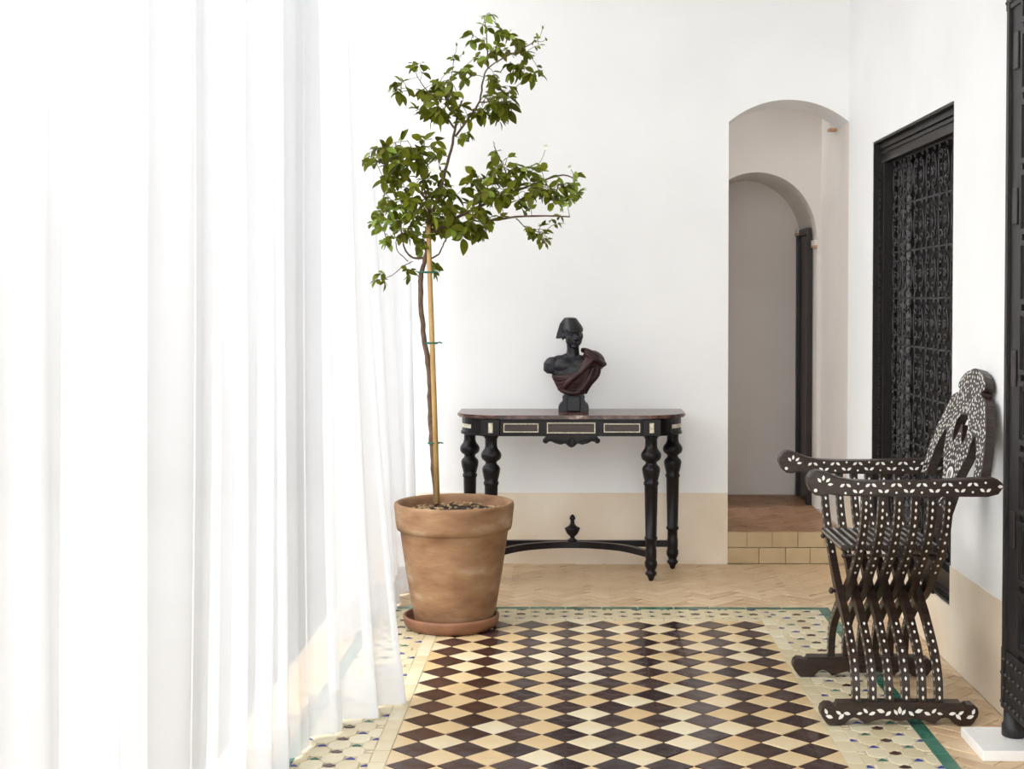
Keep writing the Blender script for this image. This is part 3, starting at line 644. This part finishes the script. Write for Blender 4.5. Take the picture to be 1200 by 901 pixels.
fold([(240, -0.01, 650), (300, -0.042, 680), (370, -0.046, 690), (440, -0.03, 680)], 0.014)
loft(dr, [(Xt(352), 0.004, Zt(690), 0.060, 0.044), (Xt(350), 0.002, Zt(650), 0.075, 0.050), (Xt(352), 0.0, Zt(600), 0.090, 0.056), (Xt(375), 0.0, Zt(545), 0.095, 0.056), (Xt(420), 0.002, Zt(480), 0.080, 0.050), (Xt(500), 0.006, Zt(420), 0.058, 0.044)])
remeshed(dr, 'drapery', 'bronze_red', bu, 0.0030, 2)

# ------------------------------------------------------------------ terracotta pot with a grafted shrub
PX_, PYY = -0.465, 5.645
sa = MB().lathe([(0.155, 0.0), (0.172, 0.002), (0.186, 0.020), (0.191, 0.042), (0.190, 0.050), (0.184, 0.053), (0.178, 0.050), (0.174, 0.036), (0.166, 0.018), (0.100, 0.016)], 48).build('plant_saucer', 'saucer_clay', loc=(PX_ - 0.012, PYY - 0.006, 0.0012))
tag(sa, 'round terracotta saucer under the large plant pot', 'saucer')
pt = empty('potted_tree', (PX_, PYY, 0.0)); tag(pt, 'slim staked tree with loose green crown in a weathered terracotta pot', 'potted plant')
MB().lathe([(0.130, 0.019), (0.150, 0.019), (0.156, 0.026), (0.170, 0.10), (0.190, 0.22), (0.208, 0.34), (0.213, 0.382), (0.218, 0.388), (0.226, 0.392), (0.230, 0.41), (0.238, 0.484), (0.236, 0.494), (0.230, 0.498), (0.222, 0.496), (0.215, 0.487), (0.205, 0.44), (0.200, 0.40)], 56).build('pot', 'terracotta', pt)
so_ = MB(); n = 40; rings = 12; vs = [(0, 0, 0.459)]; fs = []
for i in range(1, rings + 1):
    for k in range(n):
        a = 2 * PI * k / n; r = 0.208 * i / rings; x, y = r * math.cos(a), r * math.sin(a)
        vs.append((x, y, 0.455 + 0.010 * noise.noise(Vector((x * 22, y * 22, 1))) + 0.005 * noise.noise(Vector((x * 70, y * 70, 4)))))
for k in range(n): fs.append((0, 1 + k, 1 + (k + 1) % n))
for i in range(rings - 1):
    for k in range(n): a = 1 + i * n; fs.append((a + k, a + n + k, a + n + (k + 1) % n, a + (k + 1) % n))
soil = so_.add(vs, fs, True).build('soil', 'soil', pt, recalc=False)
chips = MB()
for k in range(110):
    r = 0.195 * math.sqrt(random.random()); a = random.uniform(0, 2 * PI); s = random.uniform(0.004, 0.010)
    chips.box(-s, s, -s * 0.6, s * 0.6, -0.0015, 0.002, Matrix.Translation((r * math.cos(a), r * math.sin(a), 0.465)) @ Euler((random.uniform(-0.5, 0.5), random.uniform(-0.5, 0.5), random.uniform(0, 3))).to_matrix().to_4x4())
tag(chips.build('wood_chips', 'wood_chip', pt), kind='stuff')
# everything above is laid out from pixels on the tree's own plane, then given depth
def tp_(px, py, dy=0.0): p = at_y(px, py, PYY + dy); return Vector((p.x - PX_, dy, p.z))
def wig(pts, n=5, a=0.003):
    q = spline(pts, n); return [Vector(p) + Vector((random.uniform(-a, a), random.uniform(-a, a), 0)) for p in q]
tr = MB(); tpts = [tp_(512, 592, -0.028), tp_(508, 540, -0.026), tp_(505, 490, -0.024), tp_(503, 440, -0.022), tp_(497, 395, -0.02), tp_(493, 355, -0.02), tp_(493, 325, -0.02), tp_(499, 300, -0.01), tp_(503, 270, 0), tp_(504, 235, 0)]
q = wig(tpts, 6, 0.0022); tr.tube(q, [0.0125 - 0.0045 * i / len(q) + random.uniform(-0.0008, 0.0012) for i in range(len(q))], 9)
tr.build('trunk', 'bark', pt)
MB().tube([tp_(512.5, 590, -0.052), tp_(508.5, 460, -0.047), tp_(503.5, 320, -0.044), tp_(502, 262, -0.042)], [0.0105, 0.0105, 0.010, 0.0095], 12).build('bamboo_stake', 'bamboo', pt)
for (px, py, w) in ((499, 319, 0.030), (506, 402, 0.022), (508, 519, 0.020)):
    c = tp_(px, py, -0.034); m = MB()
    m.tube([c + Vector((w * math.cos(a), 0.023 * math.sin(a), 0.001 * math.sin(3 * a))) for a in [2 * PI * k / 18 for k in range(19)]], 0.0035, 6)
    e = c + Vector((w * 0.9, -0.012, 0)); m.tube([e, e + Vector((0.012, -0.006, 0.004)), e + Vector((0.022, -0.006, 0.0))], 0.003, 6)
    m.build('plastic_tie', 'green_plastic', pt)
BR = [  # (pixel points, start radius, end radius, depth at end)
    ([(503, 262), (512, 235), (522, 200), (530, 168), (535, 140), (541, 118)], 0.008, 0.004, 0.02),
    ([(533, 160), (548, 140), (562, 118), (566, 95), (572, 80), (590, 68), (610, 58), (628, 48)], 0.005, 0.0018, -0.06),
    ([(572, 80), (571, 60), (570, 35), (567, 22)], 0.003, 0.0014, 0.0),
    ([(532, 150), (518, 130), (505, 112), (492, 95), (485, 78)], 0.0045, 0.0016, 0.06),
    ([(520, 132), (526, 110), (530, 85), (532, 66)], 0.0026, 0.0012, -0.04),
    ([(560, 120), (580, 118), (598, 108), (612, 95)], 0.003, 0.0014, 0.05),
    ([(505, 275), (530, 258), (560, 243), (595, 228), (630, 214), (660, 205), (676, 212)], 0.008, 0.002, 0.05),
    ([(545, 252), (575, 258), (605, 254), (640, 253), (668, 254)], 0.0055, 0.0026, -0.08),
    ([(600, 226), (592, 200), (582, 178), (578, 166)], 0.003, 0.0014, -0.06),
    ([(605, 256), (618, 268), (634, 274), (640, 290)], 0.0026, 0.0012, -0.1),
    ([(504, 240), (490, 222), (470, 205), (450, 192), (438, 188)], 0.006, 0.0018, -0.05),
    ([(504, 250), (496, 215), (490, 190), (478, 165)], 0.005, 0.0018, 0.08),
    ([(497, 302), (484, 302), (476, 294), (472, 284), (468, 262), (455, 245)], 0.0055, 0.0018, 0.02),
    ([(484, 306), (472, 312), (460, 322), (444, 328)], 0.0022, 0.0012, -0.03),
    ([(500, 305), (514, 298), (520, 285), (528, 270)], 0.004, 0.002, -0.08),
    ([(478, 306), (467, 295), (464, 284), (466, 278)], 0.0025, 0.0015, 0.05),
    ([(503, 262), (515, 262), (530, 272), (545, 276)], 0.004, 0.0018, -0.12)]
bpts = []; branches = []
for (pp, r0, r1, dend) in BR:
    n = len(pp); w = wig([tp_(x, y, dend * (i / (n - 1)) ** 1.3) for i, (x, y) in enumerate(pp)], 4, 0.0018)
    branches.append(MB().tube(w, [r0 + (r1 - r0) * i / (len(w) - 1) for i in range(len(w))], 6).build('branch', 'bark', pt))
    bpts += [(p, len(branches) - 1) for p in w]
def leaf_shape(fold_, curl, wid):
    vs = []; fs = []; prof = [0.5 * math.sin(PI * (k / 8) ** 0.85) ** 0.85 if 0 < k < 8 else 0.0 for k in range(9)]
    n = len(prof)
    for i, w in enumerate(prof):
        t = i / (n - 1); x = t; z = -curl * t * t
        vs += [(x, -w * wid, z + fold_ * w * wid), (x, 0, z), (x, w * wid, z + fold_ * w * wid)]
    for i in range(n - 1): a = 3 * i; fs += [(a, a + 3, a + 4, a + 1), (a + 1, a + 4, a + 5, a + 2)]
    return vs, fs
shapes = [leaf_shape(0.3, 0.15, 0.56), leaf_shape(0.2, 0.25, 0.62), leaf_shape(0.4, 0.08, 0.48)]
lm = {}
for si, (vs, fs) in enumerate(shapes):
    for mname in ('leaf_green', 'leaf_young'):
        me = bpy.data.meshes.new('leaf'); me.from_pydata(vs, [], fs); me.polygons.foreach_set('use_smooth', [True] * len(fs)); me.materials.append(MATS[mname]); lm[(si, mname)] = me
# clusters of foliage: pixel centre, radii, number of twigs, leaf length (px), share of young leaves
CLU = [(450, 183, 20, 20, 9, 16, .1), (472, 180, 20, 18, 8, 15, .05), (470, 212, 24, 22, 11, 14, .05), (455, 243, 20, 18, 11, 11, .5), (452, 268, 17, 18, 11, 10, .65), (474, 262, 20, 16, 9, 12, .15), (478, 240, 20, 18, 8, 13, .1),
       (500, 172, 20, 16, 8, 15, .0), (508, 200, 20, 18, 8, 14, .0), (495, 228, 22, 20, 9, 13, .0), (520, 225, 18, 18, 6, 14, .0), (510, 250, 24, 18, 9, 14, .05), (496, 280, 20, 14, 9, 12, .1), (527, 258, 22, 14, 9, 15, .1), (545, 268, 20, 12, 8, 17, .2),
       (560, 222, 22, 20, 10, 14, .05), (578, 240, 20, 18, 10, 14, .0), (590, 212, 24, 20, 12, 13, .05), (612, 208, 22, 18, 10, 13, .15), (612, 232, 22, 16, 9, 12, .05), (638, 212, 20, 16, 9, 13, .3), (650, 228, 20, 16, 10, 11, .2), (668, 222, 14, 18, 9, 11, .55), (585, 184, 12, 12, 4, 11, .3), (560, 256, 22, 10, 7, 13, .0),
       (628, 270, 12, 9, 5, 9, .15), (638, 280, 8, 9, 4, 8, .3), (654, 258, 8, 5, 2, 9, .2),
       (470, 98, 12, 12, 4, 14, .1), (492, 82, 12, 12, 3, 12, .1), (504, 108, 14, 16, 6, 13, .05), (516, 122, 18, 16, 8, 14, .0), (528, 96, 14, 18, 6, 12, .1), (500, 132, 16, 10, 5, 14, .0), (545, 92, 12, 12, 4, 13, .1), (548, 132, 18, 12, 6, 13, .0), (572, 124, 18, 14, 8, 15, .0), (592, 132, 14, 12, 5, 15, .0), (596, 108, 14, 14, 5, 13, .05), (580, 92, 10, 10, 4, 12, .0),
       (568, 58, 14, 14, 7, 12, .15), (557, 45, 10, 8, 2, 12, .5), (570, 26, 10, 8, 3, 11, .8), (592, 40, 8, 8, 3, 12, .3), (586, 58, 10, 6, 3, 11, .1), (610, 58, 14, 12, 6, 12, .05), (622, 82, 14, 10, 5, 12, .05), (600, 82, 10, 10, 4, 13, .0), (628, 48, 8, 6, 2, 7, .4), (532, 70, 6, 6, 2, 9, .6), (545, 158, 10, 8, 3, 10, .0),
       (446, 326, 10, 8, 3, 9, .3), (480, 318, 8, 8, 2, 11, .2), (505, 315, 8, 8, 2, 12, .2)]
pxm = PYY / F_PX
leaves = []; twigs = {}
for (cx, cy, rx, ry, ntw, ll, yg) in CLU:
    for k in range(int(ntw * 1.6 + 0.5)):
        a = random.uniform(0, 2 * PI); rr = math.sqrt(random.random())
        dep = random.uniform(-1, 1) * min(0.13, max(rx, ry) * pxm * 1.7)
        tip = tp_(cx + rx * rr * math.cos(a), cy + ry * rr * math.sin(a), dep)
        base, bi = min(bpts, key=lambda q: (q[0] - tip).length + 0.25 * abs(q[0].y - tip.y))
        d = tip - base
        if d.length < 0.01: d = Vector((random.uniform(-1, 1), random.uniform(-1, 1), random.uniform(-.3, 1))).normalized() * 0.03; tip = base + d
        mid = (base + tip) / 2 + Vector((0, 0, 0.012 * random.uniform(0.2, 1)))
        pts = spline([tuple(base), tuple(mid), tuple(tip)], 3); twigs.setdefault(bi, MB()).tube(pts, [0.0016, 0.0015, 0.0014, 0.0013, 0.0012, 0.0011, 0.001], 4)
        bpts += [(Vector(pts[2]), bi), (Vector(pts[4]), bi), (Vector(pts[6]), bi)]
        dirn = (Vector(pts[-1]) - Vector(pts[-2])).normalized()
        nl = random.choice((3, 3, 4, 5))
        for j in range(nl):
            young = random.random() < yg
            L = ll * pxm * random.uniform(0.7, 1.2) * (0.95 if j else 1.1)
            if j == 0: pos, az = tip, random.uniform(-0.4, 0.4)
            else:
                s = 1 if j % 2 else -1; pos = Vector(pts[max(0, len(pts) - 1 - ((j + 1) // 2) * 1 - 0)]); az = s * random.uniform(0.7, 1.3)
            side = dirn.cross(Vector((0, 0, 1)))
            side = side.normalized() if side.length > 0.1 else Vector((1, 0, 0))
            up = side.cross(dirn).normalized()
            ld = (dirn * math.cos(az) + side * math.sin(az) + up * random.uniform(-0.5, 0.5) + Vector((0, 0, random.uniform(-0.75, 0.45)))).normalized()
            nrm = (up * 0.6 + Vector((0, 0, 0.5)) + Vector((random.gauss(0, .5), random.gauss(-0.45, .6), random.gauss(0, .4))))
            yv = nrm.cross(ld); yv = yv.normalized() if yv.length > 0.05 else side
            zv = ld.cross(yv); M = Matrix((ld, yv, zv)).transposed().to_4x4(); M.translation = pos
            leaves.append((L, M, random.randrange(3), 'leaf_young' if young else 'leaf_green'))
for bi, m in twigs.items(): tag(m.build('twigs', 'twig_green', branches[bi]), kind='stuff')
leaves.sort(key=lambda q: -q[0])
rest = {}
for i, (L, M, si, mn) in enumerate(leaves):
    if i < 300:
        o = link('leaf', lm[(si, mn)], pt); o.matrix_local = M @ Matrix.Scale(L, 4)
    else: rest.setdefault(mn, MB()).add(shapes[si][0], shapes[si][1], True, M @ Matrix.Scale(L, 4))
for mn, m in rest.items(): tag(m.build('small_leaves', mn, pt, recalc=False), kind='stuff')
def stalk(px, py, dy):
    c = tp_(px, py, dy); q = min(bpts, key=lambda q: (q[0] - c).length)[0]
    MB().tube(spline([tuple(q), tuple((q + c) / 2 + Vector((0.004, 0, -0.006))), tuple(c)], 3), 0.0011, 5).build('flower_stalk', 'twig_green', pt)
def flower(px, py, r, dy):
    m = MB(); stalk(px, py, dy)
    for k in range(9):
        a = 2 * PI * k / 9 + random.uniform(-.2, .2); L = r * random.uniform(0.8, 1.1)
        vs, fs = leaf_shape(0.4, -0.3, 0.45)
        M = Matrix.Translation(tp_(px, py, dy)) @ Euler((PI / 2 + random.uniform(-.2, .2), 0, 0)).to_matrix().to_4x4() @ Matrix.Rotation(a, 4, 'Z') @ Matrix.Rotation(-0.35 - 0.4 * (k % 2), 4, 'Y') @ Matrix.Scale(L, 4)
        m.add(vs, fs, True, M)
    m.build('blossom', 'petal', pt, recalc=False)
flower(509, 201, 0.030, -0.14); flower(640, 172, 0.018, -0.03); flower(668, 196, 0.018, -0.02)
for (px, py, dy) in ((535, 52, -0.04), (543, 62, -0.04), (636, 32, -0.06), (640, 46, -0.06), (548, 161, -0.08), (542, 114, 0.0)):
    c = tp_(px, py, dy); stalk(px, py, dy)
    MB().lathe([(0.0008, -0.008), (0.0035, -0.004), (0.004, 0.001), (0.002, 0.006), (0.0006, 0.009)], 7, Matrix.Translation(c) @ Euler((random.uniform(-.6, .6), random.uniform(-.6, .6), 0)).to_matrix().to_4x4()).build('bud', 'twig_green', pt)

# ------------------------------------------------------------------ inlaid folding armchair
CHX, CHY = 1.0, 4.632
chr_ = empty('folding_armchair', (CHX, CHY, 0)); tag(chr_, 'dark wooden armchair of curved interlaced slats inlaid with mother of pearl', 'chair')
def leaf2(L, W): return [(-L, 0), (-L * 0.45, -W * 0.85), (L * 0.1, -W), (L * 0.6, -W * 0.55), (L, 0), (L * 0.6, W * 0.55), (L * 0.1, W), (-L * 0.45, W * 0.85)]
def inlay_leaf(m, x, z, ang, L, W, y, s, th=0.0008):
    """flat chip on a face at y whose outward side is s"""
    ca, sa = math.cos(ang), math.sin(ang); p = [(x + a * ca - b * sa, z + a * sa + b * ca) for a, b in leaf2(L, W)]
    m.prism(p, y - 0.0004 * s, y + th * s, M=XZ)
# arms
arm_out = [(0.000, -0.004), (0.002, 0.014), (0.012, 0.030), (0.028, 0.036), (0.046, 0.034), (0.066, 0.026), (0.095, 0.014), (0.135, 0.006), (0.20, 0.003), (0.30, 0.003), (0.42, 0.007), (0.52, 0.012), (0.562, 0.015), (0.575, 0.010), (0.585, 0.002), (0.597, -0.010), (0.588, -0.022), (0.578, -0.036), (0.55, -0.043),
           (0.40, -0.043), (0.25, -0.043), (0.13, -0.042), (0.09, -0.040), (0.060, -0.036), (0.045, -0.042), (0.026, -0.040), (0.010, -0.028)]
def arm_mesh():
    m = MB(); bm = bmesh.new(); t = MB().prism(arm_out, -0.026, 0.026, M=XZ)
    vs = [bm.verts.new(v) for v in t.v]
    for f in t.f: bm.faces.new([vs[i] for i in f])
    bmesh.ops.recalc_face_normals(bm, faces=bm.faces)
    ed = [e for e in bm.edges if len(e.link_faces) == 2 and e.calc_face_angle(0) > 1.2]
    bmesh.ops.bevel(bm, geom=ed, offset=0.004, segments=2, affect='EDGES', profile=0.5)
    bm.verts.index_update(); m.add([v.co[:] for v in bm.verts], [[v.index for v in f.verts] for f in bm.faces]); bm.free(); return m
def arm_inlay():
    m = MB()
    for s in (-1, 1):
        y = 0.026 * s
        for (a, r) in ((2.2, 0.016), (1.5, 0.019), (0.75, 0.019), (0.1, 0.02)): inlay_leaf(m, 0.046 + r * 1.15 * math.cos(a), -0.008 + r * math.sin(a) * 1.15, a, 0.0085, 0.0042, y, s)
        m.prism([(0.024 + 0.0055 * math.cos(t), -0.024 + 0.0055 * math.sin(t)) for t in [2 * PI * k / 10 for k in range(10)]], y - 0.0004 * s, y + 0.0008 * s, M=XZ)
        for k in range(12):
            x = 0.105 + k * 0.0385; zc = -0.018 + 0.004 * (k / 12); up = 1 if k % 2 == 0 else -1
            inlay_leaf(m, x, zc + up * 0.009, up * 0.6, 0.0085, 0.0045, y, s); inlay_leaf(m, x + 0.019, zc + up * 0.009, -up * 0.6, 0.0085, 0.0045, y, s)
            m.prism([(x + 0.0095 + 0.0035 * math.cos(t), zc - up * 0.014 + 0.0035 * math.sin(t)) for t in [2 * PI * j / 8 for j in range(8)]], y - 0.0004 * s, y + 0.0008 * s, M=XZ)
        inlay_leaf(m, 0.583, -0.012, 0, 0.009, 0.005, y, s)
        # thin inlaid line along both edges
    return m
am = arm_mesh().build('arm', 'walnut', chr_, loc=(0.716 - CHX, -0.282, 0.744)); ai = tag(arm_inlay().build('inlay', 'pearl', am), kind='stuff')
a2 = link('arm', am.data, chr_, (0.712 - CHX, 0.282, 0.744)); tag(link('inlay', ai.data, a2), kind='stuff')
# floor runners
half = [(0.0, 0.012), (0.012, 0.014), (0.03, 0.018), (0.05, 0.019), (0.075, 0.014), (0.095, 0.006), (0.108, 0.004), (0.112, 0.010), (0.125, 0.020), (0.138, 0.024), (0.150, 0.020), (0.168, 0.004), (0.185, 0.0), (0.215, 0.0), (0.222, 0.006), (0.237, 0.026), (0.240, 0.040), (0.236, 0.054), (0.224, 0.063), (0.206, 0.062), (0.196, 0.056), (0.190, 0.060), (0.188, 0.068), (0.0, 0.070)]
run = [(x, z) for x, z in half] + [(-x, z) for x, z in half[::-1][1:-1]]
rm = MB().prism(run, -0.024, 0.024, M=XZ).build('runner', 'walnut', chr_, loc=(1.0 - CHX, -0.279, 0.002))
m = MB()
for s in (-1,):
    y = 0.024 * s
    for sx in (-1, 1):
        for (x, z, a, L) in ((0.012, 0.040, 1.0, 0.010), (0.035, 0.036, -0.7, 0.011), (0.058, 0.044, 0.3, 0.013), (0.084, 0.036, -0.4, 0.011), (0.104, 0.044, 0.8, 0.010), (0.122, 0.036, -0.2, 0.009), (0.160, 0.036, 0.2, 0.011), (0.178, 0.026, -0.8, 0.012), (0.186, 0.038, 0.6, 0.010), (0.214, 0.026, 0.3, 0.012), (0.224, 0.042, 1.2, 0.010)):
            inlay_leaf(m, sx * x, z, a if sx > 0 else PI - a, L, L * 0.48, y, s)
    inlay_leaf(m, 0, 0.046, PI / 2, 0.012, 0.006, y, s)
ri = tag(m.build('inlay', 'pearl', rm), kind='stuff')
r2 = link('runner', rm.data, chr_, (1.002 - CHX, 0.279, 0.002)); o = tag(link('inlay', ri.data, r2), kind='stuff'); o.rotation_euler = (0, 0, PI)
# S-shaped slats, near-arm set A and far-arm set B
SL = [(-0.282, 0.703), (-0.278, 0.66), (-0.258, 0.60), (-0.21, 0.53), (-0.14, 0.462), (-0.06, 0.393), (0.0, 0.352), (0.055, 0.322), (0.10, 0.299), (0.160, 0.258), (0.228, 0.204), (0.268, 0.146), (0.280, 0.100), (0.281, 0.068)]
sp = spline(SL, 5)
def slat_mesh(sgn, w=0.0115):
    m = MB(); vs = []; fs = []; dm = MB(); n = len(sp); acc = 0; last = 0
    for i, (y, z) in enumerate(sp):
        q = Vector(sp[min(i + 1, n - 1)]) - Vector(sp[max(i - 1, 0)]); q.normalize(); nn = Vector((-q.y, q.x))
        t = 0.015 + 0.004 * math.exp(-((z - 0.352) / 0.05) ** 2)
        for (dx, dn) in ((-w, -1), (w, -1), (w, 1), (-w, 1)): vs.append((dx, sgn * (y + nn.x * dn * t), z + nn.y * dn * t))
        if i: acc += (Vector(sp[i]) - Vector(sp[i - 1])).length
        if i and acc - last > 0.0205 and (z > 0.44 or z < 0.27):
            last = acc
            for dn in (-1, 1):
                if z < 0.3 and nn.x * dn * y < 0: continue
                c = Vector((0, sgn * (y + nn.x * dn * (t + 0.0005)), z + nn.y * dn * (t + 0.0005))); tv = Vector((0, sgn * q.x, q.y)); xv = Vector((1, 0, 0)); nv = Vector((0, sgn * nn.x * dn, nn.y * dn))
                pr = leaf2(0.0068, 0.0036)
                dm.add([c + tv * a + xv * b - nv * 0.001 for a, b in pr] + [c + tv * a + xv * b + nv * 0.0003 for a, b in pr], [tuple(range(8, 16))] + [(k, (k + 1) % 8, (k + 1) % 8 + 8, k + 8) for k in range(8)])
            c = Vector((-w - 0.0005, sgn * y, z)); tv = Vector((0, sgn * q.x, q.y)); bv = Vector((0, sgn * nn.x, nn.y)); xv = Vector((-1, 0, 0)); pr = leaf2(0.006, 0.003)
            dm.add([c + tv * a + bv * b - xv * 0.001 for a, b in pr] + [c + tv * a + bv * b + xv * 0.0003 for a, b in pr], [tuple(range(8, 16))] + [(k, (k + 1) % 8, (k + 1) % 8 + 8, k + 8) for k in range(8)])
    for i in range(n - 1):
        for k in range(4): a, b = 4 * i + k, 4 * i + (k + 1) % 4; fs.append((a, b, b + 4, a + 4))
    fs += [(0, 1, 2, 3), (4 * n - 4, 4 * n - 1, 4 * n - 2, 4 * n - 3)]
    return m.add(vs, fs), dm
for sgn, off in ((1, 0.8960), (-1, 0.8700)):
    ms, dm = slat_mesh(sgn); base = None
    for k in range(6):
        x = off + k * 0.0505 - CHX
        if base is None:
            base = ms.build('slat', 'walnut', chr_, loc=(x, 0, 0)); bi = tag(dm.build('inlay', 'pearl', base), kind='stuff')
        else:
            o = link('slat', base.data, chr_, (x, 0, 0)); tag(link('inlay', bi.data, o), kind='stuff')
def rod(y, z, x0, x1, r):
    return MB().tube([(x0, y, z), (x1, y, z)], r, 10).lathe([(0.002, -0.008), (r * 1.7, -0.004), (r * 1.7, 0.004), (0.002, 0.008)], 10, Matrix.Translation((x0, y, z)) @ Matrix.Rotation(PI / 2, 4, 'Y')).lathe([(0.002, -0.008), (r * 1.7, -0.004), (r * 1.7, 0.004), (0.002, 0.008)], 10, Matrix.Translation((x1, y, z)) @ Matrix.Rotation(PI / 2, 4, 'Y')).build('pivot_rod', 'walnut', chr_)
rod(0.0, 0.352, -0.155, 0.175, 0.006); rod(-0.185, 0.500, -0.150, 0.165, 0.005); rod(0.185, 0.500, -0.150, 0.165, 0.005)
# folding seat of narrow slats
ss = MB().bevel_box(-0.0105, 0.0105, -0.178, 0.178, 0.512, 0.530, 0.003).build('seat_slat', 'walnut', chr_, loc=(-0.146, 0, 0))
m = MB()
for k in range(15):
    y = -0.154 + k * 0.022; pr = leaf2(0.006, 0.003)
    m.add([(b, y + a, 0.5298) for a, b in pr] + [(b, y + a, 0.5308) for a, b in pr], [tuple(range(8, 16))] + [(j, (j + 1) % 8, (j + 1) % 8 + 8, j + 8) for j in range(8)])
    m.add([(-0.0103, y + a, 0.521 + b) for a, b in pr] + [(-0.0110, y + a, 0.521 + b) for a, b in pr], [tuple(range(8, 16))] + [(j, (j + 1) % 8, (j + 1) % 8 + 8, j + 8) for j in range(8)])
si_ = tag(m.build('inlay', 'pearl', ss), kind='stuff')
for k in range(1, 12):
    o = link('seat_slat', ss.data, chr_, (-0.146 + k * 0.0262, 0, 0)); tag(link('inlay', si_.data, o), kind='stuff')
# backrest: pierced board leaning on the wall side
hp = [(0.0, 0.364), (0.020, 0.362), (0.045, 0.354), (0.060, 0.352), (0.085, 0.340), (0.105, 0.324), (0.114, 0.306), (0.108, 0.296), (0.092, 0.290), (0.094, 0.280), (0.112, 0.276), (0.136, 0.268), (0.152, 0.254), (0.158, 0.243), (0.164, 0.228), (0.176, 0.214), (0.192, 0.190), (0.206, 0.163), (0.214, 0.145), (0.228, 0.112), (0.240, 0.070), (0.246, 0.035), (0.250, -0.015),
      (0.196, -0.015), (0.190, 0.030), (0.178, 0.075), (0.158, 0.112), (0.135, 0.140), (0.122, 0.152), (0.112, 0.135), (0.108, 0.100), (0.096, 0.068), (0.078, 0.042), (0.062, 0.015), (0.052, -0.015), (0.044, -0.060), (0.030, -0.12), (0.022, -0.20)]
outl = hp + [(-u, v) for u, v in hp[::-1][:-1]]
hh2 = [(0.0, 0.212), (0.026, 0.208), (0.046, 0.192), (0.055, 0.168), (0.052, 0.138), (0.040, 0.118), (0.030, 0.125), (0.018, 0.150), (0.006, 0.172), (0.0, 0.178)]
hol = hh2 + [(-u, v) for u, v in hh2[::-1][1:-1]]
BK = Matrix.Translation((1.224 - CHX, 0.0, 0.722)) @ Matrix.Rotation(R(6), 4, 'Z') @ Matrix.Rotation(R(14), 4, 'Y') @ YZ
bk = MB().prism(outl, 0.0, 0.031, holes=[hol], M=BK).build('backrest', 'walnut', chr_)
def inside(p, poly):
    c = False; j = len(poly) - 1
    for i in range(len(poly)):
        if (poly[i][1] > p[1]) != (poly[j][1] > p[1]) and p[0] < (poly[j][0] - poly[i][0]) * (p[1] - poly[i][1]) / (poly[j][1] - poly[i][1]) + poly[i][0]: c = not c
        j = i
    return c
m = MB(); pts = []; rnd = random.Random(5)
for _ in range(9000):
    p = (rnd.uniform(0, 0.25), rnd.uniform(-0.10, 0.36))
    if all(inside((p[0] + dx, p[1] + dy), outl) and not inside((p[0] + dx, p[1] + dy), hol) for dx, dy in ((0.007, 0), (-0.007, 0), (0, 0.007), (0, -0.007))) and all((p[0] - q[0]) ** 2 + (p[1] - q[1]) ** 2 > 0.0135 ** 2 for q in pts) and p[0] > 0.006 and math.hypot(p[0], p[1] - 0.01) > 0.036: pts.append(p)
for (u, v) in pts:
    for s in (-1, 1):
        a = PI / 2 + s * rnd.choice((0.6, -0.5, 0.2, 1.1)); L = rnd.uniform(0.0045, 0.0080); ca, sa = math.cos(a), math.sin(a)
        m.prism([(s * u + x * ca - y * sa, v + x * sa + y * ca) for x, y in leaf2(L, L * 0.5)], -0.0008, 0.0004, M=BK)
m.prism([(0.026 * math.cos(t), 0.010 + 0.026 * math.sin(t)) for t in [2 * PI * k / 20 for k in range(20)]], -0.0008, 0.0004, M=BK)
tag(m.build('inlay', 'pearl', bk), kind='stuff')
m = MB()
for s in (-1, 1): m.prism([(s * 0.007 + x * 0.35, 0.010 + y) for x, y in [(0.014 * math.cos(t), 0.014 * math.sin(t)) for t in [2 * PI * k / 12 for k in range(12)]]], -0.0014, -0.0007, M=BK)
m.build('medallion', 'walnut', bk)
